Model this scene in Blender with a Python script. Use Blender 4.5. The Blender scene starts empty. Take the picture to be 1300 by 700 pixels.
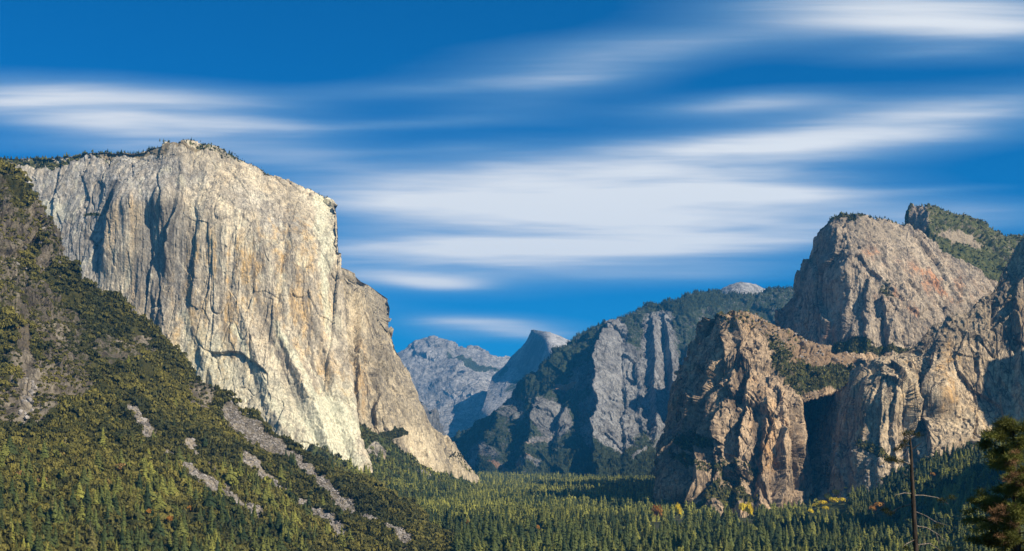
import bpy, math, random
import numpy as np
rng = np.random.default_rng(11)
random.seed(5)
C = bpy.context.scene.collection
F = 1500.0          # focal length of the lens in photograph pixels
CAM_H = 160.0       # the viewpoint stands 160 m above the valley floor

def pt(px, py, Y):
    """surveyed point: bearing and elevation seen from the viewpoint, and its distance"""
    return np.array([(px-650.)/F*Y, Y, CAM_H+(572.-py)/F*Y])

# ------------------------------------------------------------------ noise
_G = rng.normal(size=(4096, 3)).astype(np.float32); _G /= np.linalg.norm(_G, axis=1)[:, None]
def gnoise(p):
    p = np.asarray(p, np.float32); i = np.floor(p).astype(np.int64); f = p-i
    w = f*f*f*(f*(f*6-15)+10)
    out = 0
    for dx in (0, 1):
        for dy in (0, 1):
            for dz in (0, 1):
                h = ((i[..., 0]+dx)*73856093) ^ ((i[..., 1]+dy)*19349663) ^ ((i[..., 2]+dz)*83492791)
                h = (h ^ (h >> 13)) & 4095
                g = _G[h]
                d = g[..., 0]*(f[..., 0]-dx)+g[..., 1]*(f[..., 1]-dy)+g[..., 2]*(f[..., 2]-dz)
                ww = (w[..., 0] if dx else 1-w[..., 0])*(w[..., 1] if dy else 1-w[..., 1])*(w[..., 2] if dz else 1-w[..., 2])
                out = out+ww*d
    return out*1.5
def fbm(p, s, octv=4, gain=.5, off=0.):
    s = np.array(s, np.float32); a, r = 1., 0
    for k in range(octv):
        r = r+a*gnoise(p/s*(2.03**k)+off+17.3*k); a *= gain
    return r
def ridged(p, s, octv=4, gain=.5, off=0.):
    s = np.array(s, np.float32); a, r = 1., 0
    for k in range(octv):
        r = r+a*(1-2*np.abs(gnoise(p/s*(2.03**k)+off+9.7*k))); a *= gain
    return r
def sst(a, b, x):
    t = np.clip((x-a)/(b-a), 0, 1); return t*t*(3-2*t)

# ------------------------------------------------------------------ mesh helpers
def tag(o, label=None, cat=None, group=None, kind=None):
    if label: o['label'] = label
    if cat: o['category'] = cat
    if group: o['group'] = group
    if kind: o['kind'] = kind
    return o
def mesh_np(name, v, f, mat, attrs=None, smooth=False):
    me = bpy.data.meshes.new(name)
    v = np.ascontiguousarray(v, np.float32); f = np.ascontiguousarray(f, np.int32)
    me.vertices.add(len(v)); me.vertices.foreach_set('co', v.ravel())
    k = f.shape[1]
    me.loops.add(f.size); me.loops.foreach_set('vertex_index', f.ravel())
    me.polygons.add(len(f)); me.polygons.foreach_set('loop_start', np.arange(0, f.size, k, dtype=np.int32))
    me.polygons.foreach_set('use_smooth', np.full(len(f), smooth))
    for a, d in (attrs or {}).items():
        at = me.attributes.new(a, 'FLOAT', 'POINT'); at.data.foreach_set('value', np.ascontiguousarray(d, np.float32).ravel())
    me.update(calc_edges=True)
    if mat: me.materials.append(mat)
    return me
def link(name, me, parent=None):
    o = bpy.data.objects.new(name, me); C.objects.link(o)
    if parent: o.parent = parent
    return o

# ------------------------------------------------------------------ node helpers
class NT:
    def __init__(s, nt): s.nt = nt; s.L = nt.links
    def n(s, t, **k):
        x = s.nt.nodes.new(t)
        for a, b in k.items(): setattr(x, a, b)
        return x
    def put(s, sock, v):
        if hasattr(v, 'links') or isinstance(v, bpy.types.NodeSocket): s.L.new(v, sock)
        elif isinstance(v, (tuple, list)) and len(v) == 3 and sock.type == 'RGBA': sock.default_value = (*v, 1)
        else: sock.default_value = v
    def m(s, op, a, b=None, c=None, clamp=False):
        x = s.n('ShaderNodeMath', operation=op, use_clamp=clamp); s.put(x.inputs[0], a)
        if b is not None: s.put(x.inputs[1], b)
        if c is not None: s.put(x.inputs[2], c)
        return x.outputs[0]
    def vm(s, op, a, b):
        x = s.n('ShaderNodeVectorMath', operation=op); s.put(x.inputs[0], a); s.put(x.inputs[1], b); return x.outputs[0]
    def noise(s, vec, scale=1., detail=4., rough=.55, dist=0.):
        x = s.n('ShaderNodeTexNoise'); s.put(x.inputs['Vector'], vec); x.inputs['Scale'].default_value = scale
        x.inputs['Detail'].default_value = detail; x.inputs['Roughness'].default_value = rough; x.inputs['Distortion'].default_value = dist
        return x.outputs['Fac']
    def step(s, v, a, b, lo=0., hi=1.):
        x = s.n('ShaderNodeMapRange', interpolation_type='SMOOTHSTEP'); s.put(x.inputs[0], v)
        x.inputs[1].default_value = a; x.inputs[2].default_value = b; x.inputs[3].default_value = lo; x.inputs[4].default_value = hi
        return x.outputs[0]
    def mix(s, f, a, b, blend='MIX'):
        x = s.n('ShaderNodeMix', data_type='RGBA', blend_type=blend); s.put(x.inputs[0], f); s.put(x.inputs[6], a); s.put(x.inputs[7], b)
        return x.outputs[2]
    def attr(s, name):
        x = s.n('ShaderNodeAttribute', attribute_name=name); return x.outputs['Fac']
def material(name):
    m = bpy.data.materials.new(name); m.use_nodes = True
    t = NT(m.node_tree); b = m.node_tree.nodes['Principled BSDF']
    b.inputs['Roughness'].default_value = .9; b.inputs['Specular IOR Level'].default_value = .15
    return m, t, b

def rock_mat(name, light, mid, dark, orange=(.42, .22, .1), streak=(14, 14, 260), size=1., orange_all=.0, streak_all=.6, green=(.035, .045, .014), green2=(.10, .10, .035), soil=(.20, .16, .10), bump=1., joints=1.):
    m, t, b = material(name)
    P = t.n('ShaderNodeNewGeometry').outputs['Position']
    big = t.noise(t.vm('MULTIPLY', P, (1/(90*size), 1/(90*size), 1/(240*size))), 1, 6, .6, .4)
    iso = t.noise(t.vm('MULTIPLY', P, (1/(22*size),)*3), 1, 9, .68, .3)
    fine = t.noise(t.vm('MULTIPLY', P, (1/(5*size), 1/(5*size), 1/(9*size))), 1, 6, .7)
    st = t.noise(t.vm('MULTIPLY', P, tuple(1/(q*size) for q in streak)), 1, 5, .6, .25)
    st2 = t.noise(t.vm('MULTIPLY', P, tuple(.37/(q*size) for q in streak)), 1, 5, .6, .5)
    c = t.mix(t.step(t.m('ADD', big, t.m('MULTIPLY', t.m('SUBTRACT', iso, .5), .9)), .36, .66), mid, light)
    c = t.mix(t.m('MULTIPLY', t.step(iso, .50, .30), .55), c, dark)
    c = t.mix(t.m('MULTIPLY', t.attr('grey'), t.step(big, .2, .5, .6, 1.), clamp=True), c, t.mix(t.step(iso, .35, .65), (.19, .188, .185), (.37, .365, .35)))
    # joints: long near-vertical fractures and smaller blocks between them
    wv = t.n('ShaderNodeTexNoise'); t.put(wv.inputs['Vector'], t.vm('MULTIPLY', P, (1/(60*size), 1/(60*size), 1/(170*size)))); wv.inputs['Detail'].default_value = 5; wv.inputs['Scale'].default_value = 1
    Pw = t.vm('ADD', P, t.vm('MULTIPLY', t.vm('SUBTRACT', wv.outputs['Color'], (.5, .5, .5)), (34*size, 34*size, 60*size)))
    jm = None
    for (jx, jz, wd_, st_) in ((30, 420, .05, .75), (13, 90, .06, .5)):
        vo = t.n('ShaderNodeTexVoronoi', feature='DISTANCE_TO_EDGE'); t.put(vo.inputs['Vector'], t.vm('MULTIPLY', Pw, (1/(jx*size), 1/(jx*size), 1/(jz*size)))); vo.inputs['Scale'].default_value = 1
        pm = t.step(t.noise(t.vm('MULTIPLY', P, (1/(3.1*jx*size), 1/(3.1*jx*size), 1/(2*jz*size))), 1, 3), .42, .58)
        e_ = t.m('MULTIPLY', t.m('MULTIPLY', t.step(vo.outputs['Distance'], wd_, wd_*.3), pm), st_*joints)
        jm = e_ if jm is None else t.m('MAXIMUM', jm, e_)
    # orange mineral stains
    of = t.m('MULTIPLY', t.step(t.m('ADD', t.m('MULTIPLY', st2, .6), t.m('MULTIPLY', iso, .4)), .45, .62), t.m('ADD', t.attr('orange'), orange_all), clamp=True)
    c = t.mix(of, c, orange)
    # water streaks: pale and dark
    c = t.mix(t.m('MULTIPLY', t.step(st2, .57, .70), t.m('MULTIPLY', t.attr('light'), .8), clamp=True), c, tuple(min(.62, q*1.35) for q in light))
    c = t.mix(t.m('MULTIPLY', t.step(st, .52, .66), streak_all*.85), c, dark)
    st3 = t.noise(t.vm('MULTIPLY', P, (1/(5*size), 1/(5*size), 1/(150*size))), 1, 3, .6)
    c = t.mix(t.m('MULTIPLY', t.step(st3, .5, .68), streak_all*.75), c, tuple(q*.8 for q in mid))
    c = t.mix(t.m('MULTIPLY', t.step(st3, .46, .30), streak_all*.6), c, tuple(min(.6, q*1.12) for q in light))
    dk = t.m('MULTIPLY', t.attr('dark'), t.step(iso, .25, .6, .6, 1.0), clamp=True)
    c = t.mix(dk, c, dark)  # dark areas: dark rock, and painted shade on some faces and gullies
    c = t.mix(t.m('MULTIPLY', t.attr('light'), .65), c, tuple(min(.6, q*1.25) for q in light))  # light areas: pale rock, and painted sun on some sides and ribs
    pat = t.noise(t.vm('MULTIPLY', P, (1/(34*size), 1/(34*size), 1/(130*size))), 1, 6, .65, .6)
    c = t.mix(t.m('MULTIPLY', t.step(pat, .53, .66), .62), c, tuple(q*.62 for q in mid)); c = t.mix(t.m('MULTIPLY', t.step(pat, .46, .34), .4), c, tuple(min(.6, q*1.15) for q in light))
    f = t.step(fine, .25, .75, .55, 1.42)
    cc = t.n('ShaderNodeCombineColor'); [t.put(cc.inputs[k], f) for k in range(3)]
    c = t.mix(1., c, cc.outputs[0], 'MULTIPLY')
    c = t.mix(jm, c, tuple(q*.8 for q in dark))
    # soil and scrub
    so = t.step(t.m('ADD', t.attr('soil'), t.m('MULTIPLY', t.m('SUBTRACT', iso, .5), 1.3)), .42, .62)
    c = t.mix(so, c, soil)
    vg = t.step(t.m('ADD', t.attr('veg'), t.m('ADD', t.m('MULTIPLY', t.m('SUBTRACT', iso, .5), 1.1), t.m('MULTIPLY', t.m('SUBTRACT', fine, .5), .9))), .46, .58)
    g = t.mix(t.step(t.noise(t.vm('MULTIPLY', P, (1/(16*size),)*3), 1, 6, .7), .35, .68), green, green2)
    c = t.mix(vg, c, g)
    t.put(b.inputs['Base Color'], c)
    bp = t.n('ShaderNodeBump'); bp.inputs['Distance'].default_value = 3.5*size; bp.inputs['Strength'].default_value = .85*bump
    ad = t.m('ADD', t.m('SUBTRACT', t.m('MULTIPLY', iso, 2.2), t.m('MULTIPLY', jm, .7)), t.m('ADD', t.m('MULTIPLY', fine, .6), t.m('MULTIPLY', st, .8)))
    t.put(bp.inputs['Height'], ad); t.put(b.inputs['Normal'], bp.outputs[0])
    return m

def leaf_mat(name, c1, c2, c3=None, translucent=.25, per_object=False):
    m = bpy.data.materials.new(name); m.use_nodes = True
    t = NT(m.node_tree); b = m.node_tree.nodes['Principled BSDF']
    b.inputs['Roughness'].default_value = .75; b.inputs['Specular IOR Level'].default_value = .2
    f = t.n('ShaderNodeObjectInfo').outputs['Random'] if per_object else t.attr('tint')
    g = t.n('ShaderNodeNewGeometry')
    c = t.mix(f, c1, c2)
    if c3: c = t.mix(t.m('MULTIPLY', t.step(f, .965, .99), .8), c, c3)
    nz = t.noise(t.vm('MULTIPLY', g.outputs['Position'], (.5, .5, .5)), 1, 3)
    s = t.step(nz, .3, .7, .6, 1.45)
    cc = t.n('ShaderNodeCombineColor'); [t.put(cc.inputs[k], s) for k in range(3)]
    c = t.mix(1., c, cc.outputs[0], 'MULTIPLY')
    t.put(b.inputs['Base Color'], c)
    tr = t.n('ShaderNodeBsdfTranslucent'); t.put(tr.inputs['Color'], c)
    mx = t.n('ShaderNodeMixShader'); mx.inputs[0].default_value = translucent
    t.L.new(b.outputs[0], mx.inputs[1]); t.L.new(tr.outputs[0], mx.inputs[2])
    t.L.new(mx.outputs[0], m.node_tree.nodes['Material Output'].inputs[0])
    return m

# ------------------------------------------------------------------ lofted relief
def polyl(pts, n, smooth_s=True):
    p = np.array(pts, float); d = np.r_[0, np.cumsum(np.hypot(*np.diff(p, axis=0).T))]
    s = np.linspace(0, d[-1], n); return np.stack([np.interp(s, d, p[:, 0]), np.interp(s, d, p[:, 1])], 1)
def rbf(ctrl, c=18.):
    a = np.array(ctrl, float); xy, z = a[:, :2], a[:, 2]
    k = lambda A, B: np.sqrt(((A[:, None]-B[None])**2).sum(-1)+c*c)
    n = len(a); M = np.zeros((n+3, n+3)); M[:n, :n] = k(xy, xy)+0*np.eye(n)
    Q = np.c_[np.ones(n), xy/1000.]; M[:n, n:] = Q; M[n:, :n] = Q.T
    w = np.linalg.solve(M, np.r_[z, 0, 0, 0])
    def ev(q):
        out = np.zeros(len(q))
        for i in range(0, len(q), 60000):
            b = q[i:i+60000]; out[i:i+60000] = k(b, xy)@w[:n]+np.c_[np.ones(len(b)), b/1000.]@w[n:]
        return out
    return ev
SURF = {}
def relief(name, T, B, L, R, depth, nu, nv, mat, disp, feats=(), back=(1200, .6), lines=(), label=None, cat='mountain', wid=6, kinds=('orange', 'light', 'dark', 'veg', 'soil', 'talus', 'grey'), base=None, c=18., side=.25, side_r=None, ribs=()):
    T, B = list(T), list(B)
    L = [T[0]]+list(L)+[B[0]]; R = [T[-1]]+list(R)+[B[-1]]
    t, b, l, r = polyl(T, nu), polyl(B, nu), polyl(L, nv), polyl(R, nv)
    u = np.linspace(0, 1, nu)[None, :, None]; v = np.linspace(0, 1, nv)[:, None, None]
    g = (1-v)*t[None]+v*b[None]+(1-u)*l[:, None]+u*r[:, None]-((1-u)*(1-v)*t[0]+u*(1-v)*t[-1]+(1-u)*v*b[0]+u*v*b[-1])
    D = rbf(depth, c)(g.reshape(-1, 2)).reshape(nv, nu)
    P = np.stack([(g[..., 0]-650)/F*D, D, CAM_H+(572-g[..., 1])/F*D], -1)
    # the mountain's sides and back: extra columns and rows that run away behind the skyline
    K = 9; s = (np.linspace(0, 1, K+1)[1:]**1.6)*back[0]
    def away(E, inward):
        h = E*[1, 1, 0]; h = h/np.linalg.norm(h, axis=-1, keepdims=True)
        x = np.stack([h[..., 1], -h[..., 0], 0*h[..., 0]], -1)*inward
        return h, x
    hl, xl = away(P[:, 0], side); hr, xr = away(P[:, -1], -(side if side_r is None else side_r))
    left = np.stack([P[:, 0]+(hl+xl)*q for q in s[::-1]], 1); right = np.stack([P[:, -1]+(hr+xr)*q for q in s], 1)
    P = np.concatenate([left, P, right], 1)
    gg = np.concatenate([np.repeat(g[:, :1], K, 1), g, np.repeat(g[:, -1:], K, 1)], 1)
    h, _ = away(P[0], 0)
    top = np.stack([P[0]+h*q-np.array([0, 0, 1.])*q*back[1] for q in s[::-1]], 0)
    bot = P[-1:]+np.array([0, 0, -1.])*150
    P = np.concatenate([top, P, bot], 0)
    gg = np.concatenate([np.repeat(gg[:1], K, 0), gg, gg[-1:]], 0)
    # normals of the smooth form
    du = np.gradient(P, axis=1); dv = np.gradient(P, axis=0); N = np.cross(du, dv); N /= np.linalg.norm(N, axis=-1, keepdims=True)+1e-9
    front = (N*P*[1, 1, 0]).sum(-1).mean()
    if front > 0: N = -N
    add_ = disp(P, gg)
    if ribs:      # buttresses with sharp arrises: a steep narrow left face and a broad right face
        q3 = np.c_[gg.reshape(-1, 2), np.full(gg.size//2, 9.)]
        jx = (fbm(q3, (24, 26, 30), 5, .55)*3.4).reshape(D.shape[0]+K+1, -1)
        gx_, gy_ = gg[..., 0]+jx, gg[..., 1]; tot_ = np.zeros(gx_.shape)
        for (xa, ya, xb, yb, wl, wr, Hh) in ribs:
            tt = (gy_-ya)/(yb-ya); xc = xa+(xb-xa)*tt; wd_ = .45+.55*np.clip(tt, 0, 1)
            e = np.where(gx_ < xc, 1-(xc-gx_)/(wl*wd_), 1-(gx_-xc)/(wr*wd_))
            tot_ = np.maximum(tot_, np.clip(e, 0, 1)*Hh*(sst(-.06, .22, tt) if Hh > 40 else sst(-.12, .55, tt))*sst(1.25, .85, tt))
        add_ = add_+tot_
    P = P + N*add_[..., None]
    q = gg.reshape(-1, 2); q3 = np.c_[q, np.full(len(q), 3.)]
    wx = fbm(q3, (26, 26, 26), 4)*12*wid/6; wy = fbm(q3+77, (26, 26, 26), 4)*12*wid/6
    at = {k: np.zeros(len(q)) for k in kinds}; wl = fbm(q3, (14, 14, 14), 3, .5, 5.)*.5+1
    if base:
        for k, val in base.items(): at[k][:] = val
    for (k, cx, cy, rx, ry, ang, val) in feats:
        a = math.radians(ang); dx, dy = q[:, 0]+wx-cx, q[:, 1]+wy-cy
        X, Yv = dx*math.cos(a)+dy*math.sin(a), -dx*math.sin(a)+dy*math.cos(a)
        d = np.sqrt((X/rx)**2+(Yv/ry)**2); m = sst(1.25, .6, d)
        at[k] = at[k]*(1-m)+val*m
    for (k, pl, w, val) in lines:
        pl = np.array(pl, float); best = np.full(len(q), 1e9)
        qq = q+np.c_[wx, wy]*.35
        for a, bb in zip(pl[:-1], pl[1:]):
            tt = np.clip(((qq-a)@(bb-a))/((bb-a)@(bb-a)), 0, 1); best = np.minimum(best, np.hypot(*(qq-a-tt[:, None]*(bb-a)).T))
        m = sst(w*1.2, w*.7, best/np.clip(wl, .75, 1.6)); at[k] = at[k]*(1-m)+val*m
    H, W = P.shape[:2]
    # steep faces hold no scrub
    du = np.gradient(P, axis=1); dv = np.gradient(P, axis=0); N2 = np.cross(du, dv); N2 /= np.linalg.norm(N2, axis=-1, keepdims=True)+1e-9
    N2 *= -np.sign((N2*P*[1, 1, 0]).sum(-1).mean())
    i = np.arange(H*W).reshape(H, W)
    f = np.stack([i[:-1, :-1], i[1:, :-1], i[1:, 1:], i[:-1, 1:]], -1).reshape(-1, 4)
    me = mesh_np(name, P.reshape(-1, 3), f, mat, at, smooth=True)
    o = link(name, me); tag(o, label, cat, None, 'structure')
    SURF[name+label[:14]] = dict(P=P, g=gg, N=N2, at={k: a.reshape(H, W) for k, a in at.items()}, K=K)
    return SURF[name+label[:14]]

_H = rng.random((8192, 6)).astype(np.float32)
def facets(p, s, off=0., tilt=1.):
    """broken rock: every cell is a plate with its own stand-out and tilt, meeting its neighbours in straight edges"""
    q = (p/np.array(s, np.float32)+off).astype(np.float32); b = np.floor(q-.5).astype(np.int64)
    best = np.full(len(q), 9., np.float32); val = np.zeros(len(q), np.float32)
    for dx in (0, 1):
        for dy in (0, 1):
            for dz in (0, 1):
                c = b+np.array([dx, dy, dz]); h = (c[:, 0]*73856093) ^ (c[:, 1]*19349663) ^ (c[:, 2]*83492791); h = (h ^ (h >> 13)) & 8191
                r = _H[h]; d = q-(c+.5+(r[:, :3]-.5)*.8); dd = (d*d).sum(1); m = dd < best
                v = (r[:, 3]-.5)+tilt*(d[:, 0]*(r[:, 4]-.5)+d[:, 1]*(r[:, 4]-.5)+d[:, 2]*(r[:, 5]-.5)*1.2)
                best = np.where(m, dd, best); val = np.where(m, v, val)
    return val
def cliff_disp(flute=14, fs=(70, 70, 420), iso=8, isos=60, crack=5, off=0., k=1., slab=1., tall=1., mask=None):
    def d(P, g):
        s = P.shape[:2]; p = P.reshape(-1, 3)
        w = np.stack([fbm(p, (200*k, 200*k, 1500*k), 4, off=off+5), fbm(p, (200*k, 200*k, 1500*k), 4, off=off+8), fbm(p, (240*k,)*3, 3, off=off+2)], -1)*np.array([26, 26, 60])*k
        f = np.array(fs)*k
        r = fbm(p+w, f*2, 3, .5, off)*flute*k*1.1                       # broad buttresses
        r += np.abs(gnoise((p+w)/(f*[1, 1, 2.5])+off+2))*flute*k*.9 + np.abs(gnoise((p+w*.6)/(f*[.43, .43, 1.6])+off+6))*flute*k*.4   # vertical flutes
        r += fbm(p, (isos*k, isos*k, isos*1.7*k), 6, .62, off+3)*iso*k
        for q, (sx, sz, a) in enumerate(((190, 600, 24.), (95, 330, 13.), (44, 150, 8.), (21, 62, 4.5), (10, 24, 2.6))):
            r += facets(p+w*(.8, .7, .5, .4, .25)[q], np.array([sx, sx, sz*tall])*k, off+q*7.3)*a*k*slab
        c = np.abs(gnoise((p+w*.7)/(np.array([55, 55, 1500])*k)+off+31)); r -= np.exp(-(c/.022)**2)*crack*k*sst(-.15, .15, gnoise(p/(150*k)+off))
        r = r.reshape(s)
        return r if mask is None else r*mask(g)
    return d
def slope_disp(a=14, s=150, iso=5, off=0., ridge=0, k=1.):
    def d(P, g):
        p = P.reshape(-1, 3)
        r = fbm(p, (s*k,)*3, 5, .52, off)*a*k+ridged(p, (38*k, 38*k, 38*k), 4, .55, off+4)*iso*k
        if ridge: r += ridged(p, (s*1.4*k, s*1.4*k, s*3*k), 3, .5, off+9)*ridge*k
        return r.reshape(P.shape[:2])
    return d

# ------------------------------------------------------------------ materials
M_cap = rock_mat('granite_cream', (.56, .48, .345), (.35, .30, .225), (.095, .085, .072), (.50, .33, .14), orange_all=.18, streak_all=.75, bump=.75, joints=.6)
M_cap2 = rock_mat('granite_ochre', (.46, .385, .26), (.26, .22, .155), (.08, .075, .07), (.42, .28, .13), orange_all=.1, streak_all=.7)
M_hill = rock_mat('hillside_ground', (.235, .20, .15), (.10, .084, .062), (.045, .037, .03), (.30, .2, .09), streak=(30, 30, 60), streak_all=.6, green=(.02, .024, .008), green2=(.06, .055, .016), soil=(.10, .08, .05))
M_cath = rock_mat('granite_brown', (.43, .315, .20), (.215, .16, .108), (.045, .037, .03), (.42, .24, .10), orange_all=.15, streak_all=.6, green=(.025, .032, .01), green2=(.085, .082, .025), soil=(.22, .15, .09))
M_high = rock_mat('granite_rust', (.40, .325, .235), (.225, .185, .14), (.065, .06, .06), (.40, .19, .09), orange_all=.12, streak=(22, 22, 160), streak_all=.5, soil=(.26, .21, .15))
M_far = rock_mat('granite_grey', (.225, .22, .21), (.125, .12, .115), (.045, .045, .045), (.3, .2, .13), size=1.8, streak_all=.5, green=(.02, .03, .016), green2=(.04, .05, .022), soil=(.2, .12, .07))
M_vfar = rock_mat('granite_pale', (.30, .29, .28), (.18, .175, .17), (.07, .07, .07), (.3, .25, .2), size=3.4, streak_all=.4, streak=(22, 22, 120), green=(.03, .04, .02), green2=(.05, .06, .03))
M_talus = rock_mat('talus_ground', (.34, .30, .24), (.2, .18, .14), (.08, .07, .06), streak=(30, 30, 40), green=(.03, .042, .012), green2=(.085, .09, .027))

# ------------------------------------------------------------------ the mountains
cap = relief('cliff',
    T=[(-60, 208), (0, 201), (60, 199), (92, 196), (118, 192), (169, 189), (212, 183), (243, 182), (275, 189), (299, 202), (325, 209), (339, 219), (379, 235), (412, 248), (423, 254)],
    B=[(-60, 520), (120, 560), (300, 600), (378, 625), (430, 640), (475, 645)],
    L=[], R=[(427, 262), (430, 290), (432, 343), (438, 420), (446, 480), (453, 543), (460, 580), (471, 617)],
    depth=[(-60, 210, 4080), (0, 200, 4060), (60, 200, 4040), (120, 200, 4010), (180, 200, 3960), (225, 190, 3930), (300, 205, 3950), (380, 236, 3970), (423, 256, 3990),
           (0, 300, 3960), (60, 300, 3930), (110, 300, 3885), (141, 253, 3880), (152, 253, 3842), (140, 300, 3850), (185, 270, 3815), (215, 250, 3790), (228, 250, 3815), (235, 330, 3780), (218, 420, 3740), (270, 260, 3790), (330, 280, 3800), (380, 300, 3810), (424, 300, 3850),
           (100, 400, 3830), (160, 420, 3770), (200, 460, 3720), (260, 420, 3710), (320, 420, 3690), (380, 420, 3700), (436, 430, 3760),
           (120, 560, 3700), (260, 540, 3600), (340, 540, 3540), (400, 540, 3540), (448, 545, 3600), (300, 600, 3500), (400, 620, 3450), (471, 640, 3480)],
    nu=620, nv=560, mat=M_cap, disp=cliff_disp(4, (60, 60, 520), 1.5, 26, 5, 0., slab=.6, tall=2.6), back=(1500, .06), label='huge sheer cream granite cliff streaked with ochre, left of the valley', cat='cliff',
    ribs=[(152, 228, 136, 330, 9, 60, 26), (229, 205, 214, 340, 6, 46, 22), (262, 210, 246, 400, 14, 60, 13), (306, 260, 300, 400, 12, 34, 6), (372, 238, 366, 400, 12, 48, 8), (285, 330, 384, 620, 20, 36, 19), (342, 380, 430, 610, 14, 30, 24), (380, 330, 460, 620, 13, 30, 17), (225, 330, 300, 590, 16, 44, 11), (190, 330, 215, 470, 12, 50, 12)],
    feats=[('grey', 70, 290, 90, 100, 15, .9), ('grey', 150, 225, 110, 35, 0, .8), ('grey', 210, 330, 40, 80, 0, .45), ('grey', 340, 270, 60, 20, 30, .4), ('dark', 60, 290, 75, 85, 20, .22), ('dark', 110, 380, 60, 90, 60, .22), ('dark', 205, 330, 45, 90, 5, .5), ('dark', 225, 215, 25, 30, 0, .35), ('dark', 375, 300, 12, 70, 0, .4), ('dark', 330, 300, 8, 60, 0, .35), ('dark', 265, 500, 10, 50, -8, .4), ('dark', 350, 430, 8, 60, -12, .4), ('dark', 395, 480, 7, 60, -14, .45), ('dark', 430, 450, 8, 60, -4, .4), ('dark', 310, 560, 30, 20, 0, .3), ('orange', 165, 300, 30, 60, 0, .35), ('orange', 190, 360, 40, 60, 0, .35),
           ('orange', 290, 350, 70, 60, 0, .95), ('orange', 360, 320, 45, 50, 0, .9), ('orange', 270, 440, 60, 60, 0, .8), ('orange', 385, 400, 35, 70, 0, .7), ('orange', 420, 500, 25, 40, 0, .8),
           ('light', 330, 530, 100, 60, 30, .35), ('light', 420, 560, 40, 70, 0, .9), ('light', 260, 480, 45, 60, 0, .5), ('light', 412, 290, 12, 60, 0, .6), ('light', 60, 268, 30, 14, 0, .5),
           ('veg', 40, 204, 120, 7, -2, .62), ('veg', 275, 192, 50, 9, 18, .5), ('veg', 122, 272, 16, 5, -10, .75), ('soil', 160, 191, 130, 5, 0, .8), ('dark', 250, 205, 60, 14, 0, .3)],
    lines=[('dark', [(345, 430), (372, 495), (398, 555), (428, 600)], 2.6, .8), ('dark', [(388, 380), (400, 460), (424, 530), (446, 590)], 2.4, .75), ('dark', [(318, 300), (328, 390), (350, 440)], 2.2, .7), ('dark', [(280, 290), (284, 400), (300, 470)], 2.4, .6), ('dark', [(360, 270), (364, 340), (372, 400)], 2., .6), ('light', [(350, 410), (395, 500), (440, 590)], 5, .8), ('light', [(300, 420), (350, 520), (400, 590)], 5, .7), ('light', [(408, 260), (412, 340), (416, 420)], 5, .7), ('light', [(240, 400), (250, 470), (270, 520)], 5, .6), ('dark', [(148, 235), (140, 255), (138, 268)], 5, .85), ('dark', [(105, 285), (112, 300), (121, 310)], 2.5, .9), ('dark', [(230, 225), (228, 250), (222, 300), (215, 345)], 3, .9), ('dark', [(300, 190), (303, 215)], 3, .5)])  # the short dark line at upper left is a narrow painted shade
east = relief('cliff',
    T=[(405, 320), (425, 335), (434, 345), (453, 366), (473, 396), (496, 419)],
    B=[(405, 590), (450, 585), (490, 600), (540, 610), (580, 622), (612, 632), (618, 633)],
    L=[], R=[(508, 449), (532, 504), (545, 539), (575, 566), (598, 594), (616, 619)],
    depth=[(405, 320, 4350), (434, 345, 4300), (453, 366, 4330), (473, 396, 4370), (496, 419, 4430), (440, 450, 4150), (480, 470, 4180), (510, 470, 4350), (455, 530, 4080), (500, 530, 4100), (540, 545, 4280), (450, 580, 4000), (490, 590, 4050), (560, 590, 4280), (612, 632, 4600), (575, 566, 4480), (405, 590, 4000)],
    nu=300, nv=380, mat=M_cap2, disp=cliff_disp(5, (60, 60, 400), 2.5, 30, 6, 40., slab=.85, tall=1.8), back=(1300, .2), label='lower ochre granite buttress descending right from the tallest cliff to the forest', cat='cliff',
    ribs=[(455, 372, 452, 545, 5, 26, 22), (480, 405, 480, 545, 6, 24, 22), (505, 440, 540, 600, 9, 30, 24), (465, 480, 520, 610, 8, 26, 20)],
    feats=[('orange', 455, 480, 14, 60, 0, .9), ('orange', 470, 400, 18, 40, 0, .4), ('dark', 485, 440, 20, 60, 0, .35), ('dark', 515, 500, 16, 50, -20, .3), ('light', 540, 580, 18, 50, -30, 1.), ('light', 590, 608, 25, 12, 30, .7), ('light', 455, 410, 12, 30, 0, .5),
           ('veg', 502, 553, 15, 8, 10, .95), ('veg', 460, 560, 20, 10, 30, .4), ('soil', 570, 590, 50, 30, 30, .35), ('veg', 585, 585, 30, 6, 40, .4)])
_hs1 = slope_disp(13, 150, 4.5, 60., ridge=9); _hs2 = cliff_disp(12, (50, 50, 120), 4, 40, 4, 61., slab=1.5, tall=.8)
def hs_disp(P, g):
    x, y = g[..., 0], g[..., 1]; n = fbm(P.reshape(-1, 3), (160,)*3, 3, .5, 66.).reshape(x.shape)*60
    m = np.maximum(sst(0, 90, 430+n-y-.55*x+60), .75*np.exp(-((x-95)/75)**2-((y-500+n*.3)/38)**2))
    return _hs1(P, g)*(1-.5*m)+_hs2(P, g)*(.15+1.35*m)-4*m
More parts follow.
